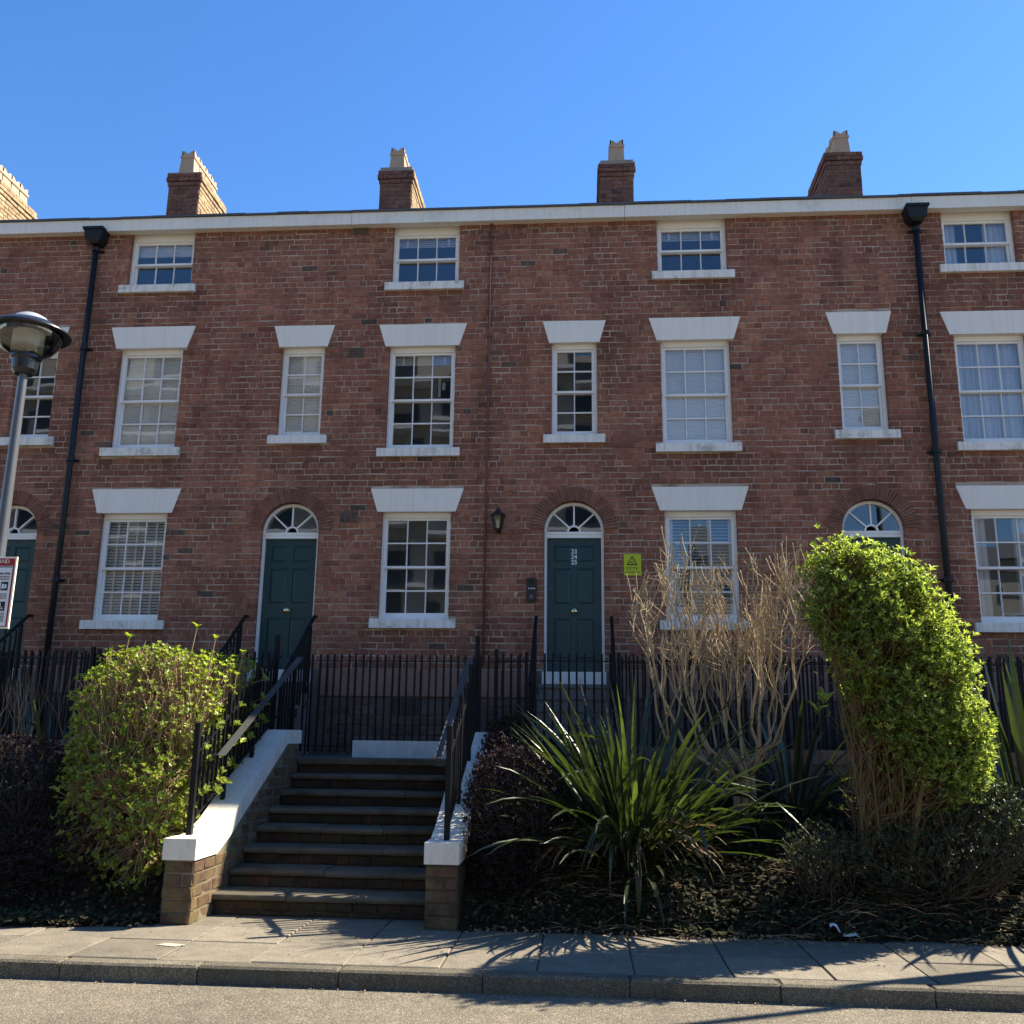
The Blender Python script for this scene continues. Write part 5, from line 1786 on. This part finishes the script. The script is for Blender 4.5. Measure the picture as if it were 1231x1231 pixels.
def flax(cx, cy, label, n, Lr, dry, seed_az=None, wr=(.04, .062), group='flax clumps in the bed', spread=.30, upright=.0):
    gz = soil_z(cx, cy)
    T = thing('flax_plant', label, 'flax plant', (cx, cy, gz), group)
    for i in range(n):
        az = rnd.uniform(0, 6.283)
        el = R(min(88, max(8, rnd.gauss(46 + upright, 25))))
        rr = rnd.uniform(.02, spread)
        b = (cx + rr * math.cos(az), cy + rr * .7 * math.sin(az), soil_z(cx + rr * math.cos(az), cy + rr * .7 * math.sin(az)) - .02)
        L_ = rnd.uniform(*Lr) * (.8 + .25 * math.sin(el))
        blade(b, az, el, L_, rnd.uniform(*wr), rnd.uniform(.12, 1.35) * (1.35 - .7 * math.sin(el)), M_flax, T, rnd.uniform(-.9, .9), 9, rnd.uniform(.45, .75) if rnd.random() < .16 else None)
    for i in range(dry):
        az = rnd.uniform(-3.0, .0)
        b = (cx + .15 * math.cos(az), cy + .1 * math.sin(az), gz + .12)
        blade(b, az, R(rnd.uniform(5, 45)), rnd.uniform(.5, .95), rnd.uniform(.012, .03), rnd.uniform(1.2, 2.2), M_flaxdry, T, rnd.uniform(-2, 2), 7)
    return T
FX = flax(.42, -4.0, 'big flax clump of sword leaves right of the dark shrub by the stairs', 250, (1.05, 1.8), 95, wr=(.034, .054), spread=.42)
for (az, el, L_, w, bend) in ((2.9, 46, 1.75, .055, .35), (2.75, 52, 1.7, .05, .25), (2.6, 40, 1.65, .055, .5), (2.2, 70, 1.9, .05, .12), (1.6, 82, 1.75, .06, .05), (1.2, 78, 1.8, .055, .1), (3.0, 33, 1.6, .06, .4), (.9, 66, 1.75, .055, .2), (2.0, 76, 1.7, .055, .1), (3.1, 28, 1.5, .05, .3), (.4, 55, 1.7, .05, .4), (-.4, 60, 1.4, .06, 1.5), (-1.2, 62, 1.3, .065, 2.1), (-.7, 52, 1.5, .06, 1.9), (-1.9, 60, 1.2, .06, 2.2), (3.6, 55, 1.1, .06, 1.9), (-2.3, 58, 1.25, .055, 2.0), (-1.5, 50, 1.1, .06, 1.7), (-.2, 45, 1.5, .05, 1.2), (.1, 38, 1.6, .05, 1.0), (-.5, 68, 1.5, .055, 2.3), (-.9, 72, 1.6, .055, 2.4), (2.95, 60, 1.6, .05, .5), (2.5, 64, 1.75, .05, .3)):
    blade((.42 + .12 * math.cos(az), -4.05, .44), az, R(el), L_, w, bend, M_flax, FX, rnd.uniform(-.5, .5), 10)
flax(2.05, -3.15, 'smaller flax clump between the bare shrub and the large green bush', 48, (.8, 1.25), 8)
FE = flax(4.02, -3.85, 'flax clump with tall backlit leaves at the right edge', 46, (1.1, 1.95), 4, wr=(.05, .075), upright=16)
flax(-5.7, -3.1, 'flax clump hidden among the shrubs at the left edge', 36, (.8, 1.3), 6)

for (az, el, L_, w, bend) in ((2.6, 84, 1.85, .06, .08), (1.5, 86, 1.75, .06, .05), (2.9, 74, 1.7, .065, .5), (.5, 80, 1.8, .06, .3), (3.3, 70, 1.5, .06, .9), (.2, 68, 1.6, .06, .9), (2.2, 78, 1.65, .06, .25)):
    blade((3.98 + .08 * math.cos(az), -3.9, .72), az, R(el), L_, w, bend, M_flax, FE, rnd.uniform(-.5, .5), 10)

# bare twigs at far left
T = thing('bare_shrub', 'leafless reddish twigs in front of the railing at the left edge', 'shrub', (-6.0, -2.95, .8))
tr = MB(); ends = []
for i in range(9):
    bare_tree(tr, (-6.6 + i * .17, -2.9 + rnd.uniform(-.1, .1), .95), Vector((rnd.uniform(-.4, .4), rnd.uniform(-.2, .1), 1)), .42, .013, 3, 2.15, .5, ends, (-7.2, -5.2))
tr.build('branches', M_twigL, T, kind='stuff')

# dense dark and small-leaved shrubs
def dense(name, label, blobs, n, ln, wd, mat_, twmat, ntw, base, cat='shrub', group=None, open_=1.0, k_leaf=(3, 5), inner=.10):
    T = thing(name, label, cat, base, group)
    fol = MB(); tw = MB()
    for i in range(n):
        p, nn = in_blob(blobs)
        if p.z < soil_z(p.x, p.y) + .04: continue
        p = p + unit() * .03 - nn * abs(rnd.gauss(0, inner))
        d = (nn * .5 + Vector((0, 0, .5)) + unit() * .7).normalized()
        rosette(fol, p, d, rnd.randint(*k_leaf), ln * rnd.uniform(.7, 1.2), wd, open_)
    c = sum((b[0] for b in blobs), Vector()) / len(blobs)
    for i in range(ntw):
        p, nn = in_blob(blobs)
        p = p + unit() * .04
        b = Vector((base[0] + rnd.uniform(-.25, .25), base[1] + rnd.uniform(-.1, .15), base[2]))
        a = b.lerp(p, rnd.uniform(.15, .6)) + unit() * .06
        tw.tube([tuple(a), tuple(a.lerp(p, .5) + unit() * .04), tuple(p)], [.006, .0045, .0025], 3, False)
    fol.build('foliage', mat_, T, kind='stuff'); tw.build('stems', twmat, T, kind='stuff')
    return T
GD = 'dark clipped shrubs by the stairs'
dense('dark_shrub', 'dark purple leaved shrub right of the stairs, against the white coping', [blob(-.62, -4.12, .84, .50, .48, .66, 2.6), blob(-.70, -4.2, .5, .40, .42, .45), blob(-.80, -3.45, 1.15, .30, .55, .50), blob(-.90, -4.0, 1.0, .20, .5, .44), blob(-.86, -3.2, 1.36, .22, .5, .36)], 7200, .027, .014, M_leafD, M_twigD, 260, (-.6, -4.1, .3), group=GD)
dense('dark_shrub', 'dark purple leaved shrub at the left edge below the bare twigs', [blob(-5.45, -4.05, .80, .75, .5, .74, 2.4), blob(-4.75, -4.35, .45, .5, .35, .45), blob(-5.4, -4.5, .4, .6, .3, .4)], 5200, .032, .017, M_leafD, M_twigD, 200, (-5.3, -4.0, .3), group=GD)
dense('small_shrub', 'low grey green hebe in front of the smaller flax clump', [blob(2.00, -4.4, .68, .32, .25, .24)], 620, .026, .010, M_leafH, M_twigD, 130, (1.98, -4.4, .2))
dense('spreading_shrub', 'straggly low shrub with dry stems under the large bush at the right edge', [blob(3.05, -4.42, .70, .62, .30, .34), blob(3.45, -4.35, .95, .50, .35, .34), blob(2.5, -4.45, .62, .4, .25, .25)], 2000, .038, .016, M_leafH, M_twigD, 420, (3.0, -4.35, .25))
dense('ivy_clump', 'dark ivy over the terrace wall right of the stair railing', [blob(-.84, -2.55, 1.55, .24, .45, .28), blob(-.35, -2.25, 1.38, .45, .22, .2), blob(.2, -2.3, 1.35, .5, .2, .18)], 900, .05, .04, M_ivy, M_twigD, 60, (-.5, -2.3, 1.1), cat='ivy')

# ivy ground cover, leaf litter, fallen flax leaves
iv = MB()
def ground_leaf(mb, x, y, ln, wd, up=.02, tilt=.6, tint=None):
    n = (Vector((0, -.45, 1)) + unit() * tilt).normalized()
    d = unit(); d = (d - n * d.dot(n)).normalized()
    mb.leaf(Vector((x, y, soil_z(x, y) + up + rnd.uniform(0, .05))), d, n, ln, wd, rnd.random() if tint is None else tint, .1, .15)
for i in range(5200):
    x = rnd.uniform(.3, 5.2); y = -4.66 + .05 * math.sin(5 * x) + 1.6 * rnd.random() ** 1.5
    ground_leaf(iv, x, y, rnd.uniform(.04, .075), .05)
for i in range(3000):
    x = rnd.uniform(-1.0, 1.2); y = -4.62 + 2.2 * rnd.random() ** 1.6
    ground_leaf(iv, x, y, rnd.uniform(.035, .06), .04)
for i in range(3200):
    x = rnd.uniform(-6.5, -3.65); y = -4.85 - .2 * max(0, min(1, (-3.6 - x) / 1.2)) + 1.4 * rnd.random() ** 1.5
    ground_leaf(iv, x, y, rnd.uniform(.04, .07), .045)
iv.build('ivy_ground_cover', M_ivy, kind='stuff')
lt = MB()
for i in range(1900):
    x = rnd.choice((rnd.uniform(-1.0, 4.4), rnd.uniform(-1.0, 2.2), rnd.uniform(-6, -3.65)))
    y = rnd.gauss(-4.52, .17)
    if x < -3: y -= .12
    gz = max(.006, soil_z(x, y)) if y > -4.7 else .008
    n = (Vector((0, -.2, 1)) + unit() * .5).normalized(); d = unit(); d = (d - n * d.dot(n)).normalized()
    s_ = rnd.uniform(.015, .05)
    lt.leaf(Vector((x, y, gz + .012)), d, n, s_, s_ * .6, rnd.random(), .3, .2)
for i in range(260):
    x = rnd.uniform(-5, 4.2); y = rnd.choice((rnd.uniform(-6.22, -6.165), rnd.uniform(-5.9, -4.7)))
    n = (Vector((0, 0, 1)) + unit() * .3).normalized(); d = unit(); d = (d - n * d.dot(n)).normalized()
    lt.leaf(Vector((x, y, (-.112 if y < -6.15 else .010))), d, n, rnd.uniform(.01, .03), .012, rnd.random(), .3, .2)
for i in range(320):
    x = rnd.uniform(-.6, 4.2); y = rnd.uniform(-4.68, -4.0)
    a = rnd.uniform(-.6, .6) + (math.pi if rnd.random() < .5 else 0)
    L_ = rnd.uniform(.15, .5)
    q = (x + L_ * math.cos(a), y + L_ * math.sin(a) * .4)
    lt.tube([(x, y, soil_z(x, y) + .02), ((x + q[0]) / 2, (y + q[1]) / 2, soil_z((x + q[0]) / 2, (y + q[1]) / 2) + .05), (q[0], q[1], soil_z(*q) + .02)], [.003, .003, .002], 3, False, rnd.random())
lt.build('leaf_litter', M_litter, kind='stuff')
pp = MB()
for i in range(9):
    t_ = i / 8
    x, y = 1.98 + .22 * t_, -4.63 - .05 * t_ + .012 * math.sin(9 * t_)
    gz = max([.012] + [soil_z(x + a_, y + b_) for a_ in (-.03, .03) for b_ in (-.03, .03)]) + .02
    w_ = .020 + .016 * abs(math.cos(3.4 * t_))
    pp.v += [(x, y - w_, gz + rnd.uniform(0, .008)), (x + .006, y, gz + .016 + rnd.uniform(0, .012)), (x, y + w_, gz + rnd.uniform(0, .012))]
for i in range(8):
    a = i * 3
    pp.face((a, a + 1, a + 4, a + 3)); pp.face((a + 1, a + 2, a + 5, a + 4))
pp.build('paper_scrap', M_paper, category='litter', label='twisted scrap of white paper lying at the bed edge on the right')

# ------------------------------------------------------------------ the block across the road, mirrored in the panes
AB = thing('apartment_block', 'apartment block with white balcony edges across the road, mirrored in the window panes', 'building', (-14, -44, 0))
m_ = MB(); m_.box(-46, 4, -58, -44, 0, 26); m_.build('wall', M_flat, AB)
for f_ in range(8):
    z0 = 1.2 + f_ * 3.2
    for i in range(12):
        x = -44 + i * 3.9
        m_ = MB(); m_.box(x, x + 2.3, -43.98, -43.9, z0, z0 + 1.9); m_.build('window', M_flatwin, AB)
    m_ = MB(); m_.box(-46, 4, -43.99, -42.8, z0 - .45, z0 - .25); m_.build('balcony_slab', M_slabw, AB)
LB = thing('low_building', 'low pale building across the road on the right, mirrored in the ground floor panes', 'building', (28, -48, 0))
m_ = MB(); m_.box(7, 52, -58, -46, 0, 12.2); m_.build('wall', M_flat, LB)
m_ = MB(); m_.prism([(-58.3, 12.2), (-45.7, 12.2), (-52, 15.2)], 'x', 6.8, 52.2); m_.build('roof', M_slate, LB)
for f_ in range(4):
    for i in range(13):
        x = 8.2 + i * 3.4
        m_ = MB(); m_.box(x, x + 1.3, -45.98, -45.9, 1.2 + f_ * 2.8, 2.9 + f_ * 2.8); fr_ = m_.build('window', M_slabw, LB)
        m_ = MB(); m_.box(x + .12, x + 1.18, -45.899, -45.87, 1.32 + f_ * 2.8, 2.78 + f_ * 2.8); m_.build('pane', M_flatwin, fr_)
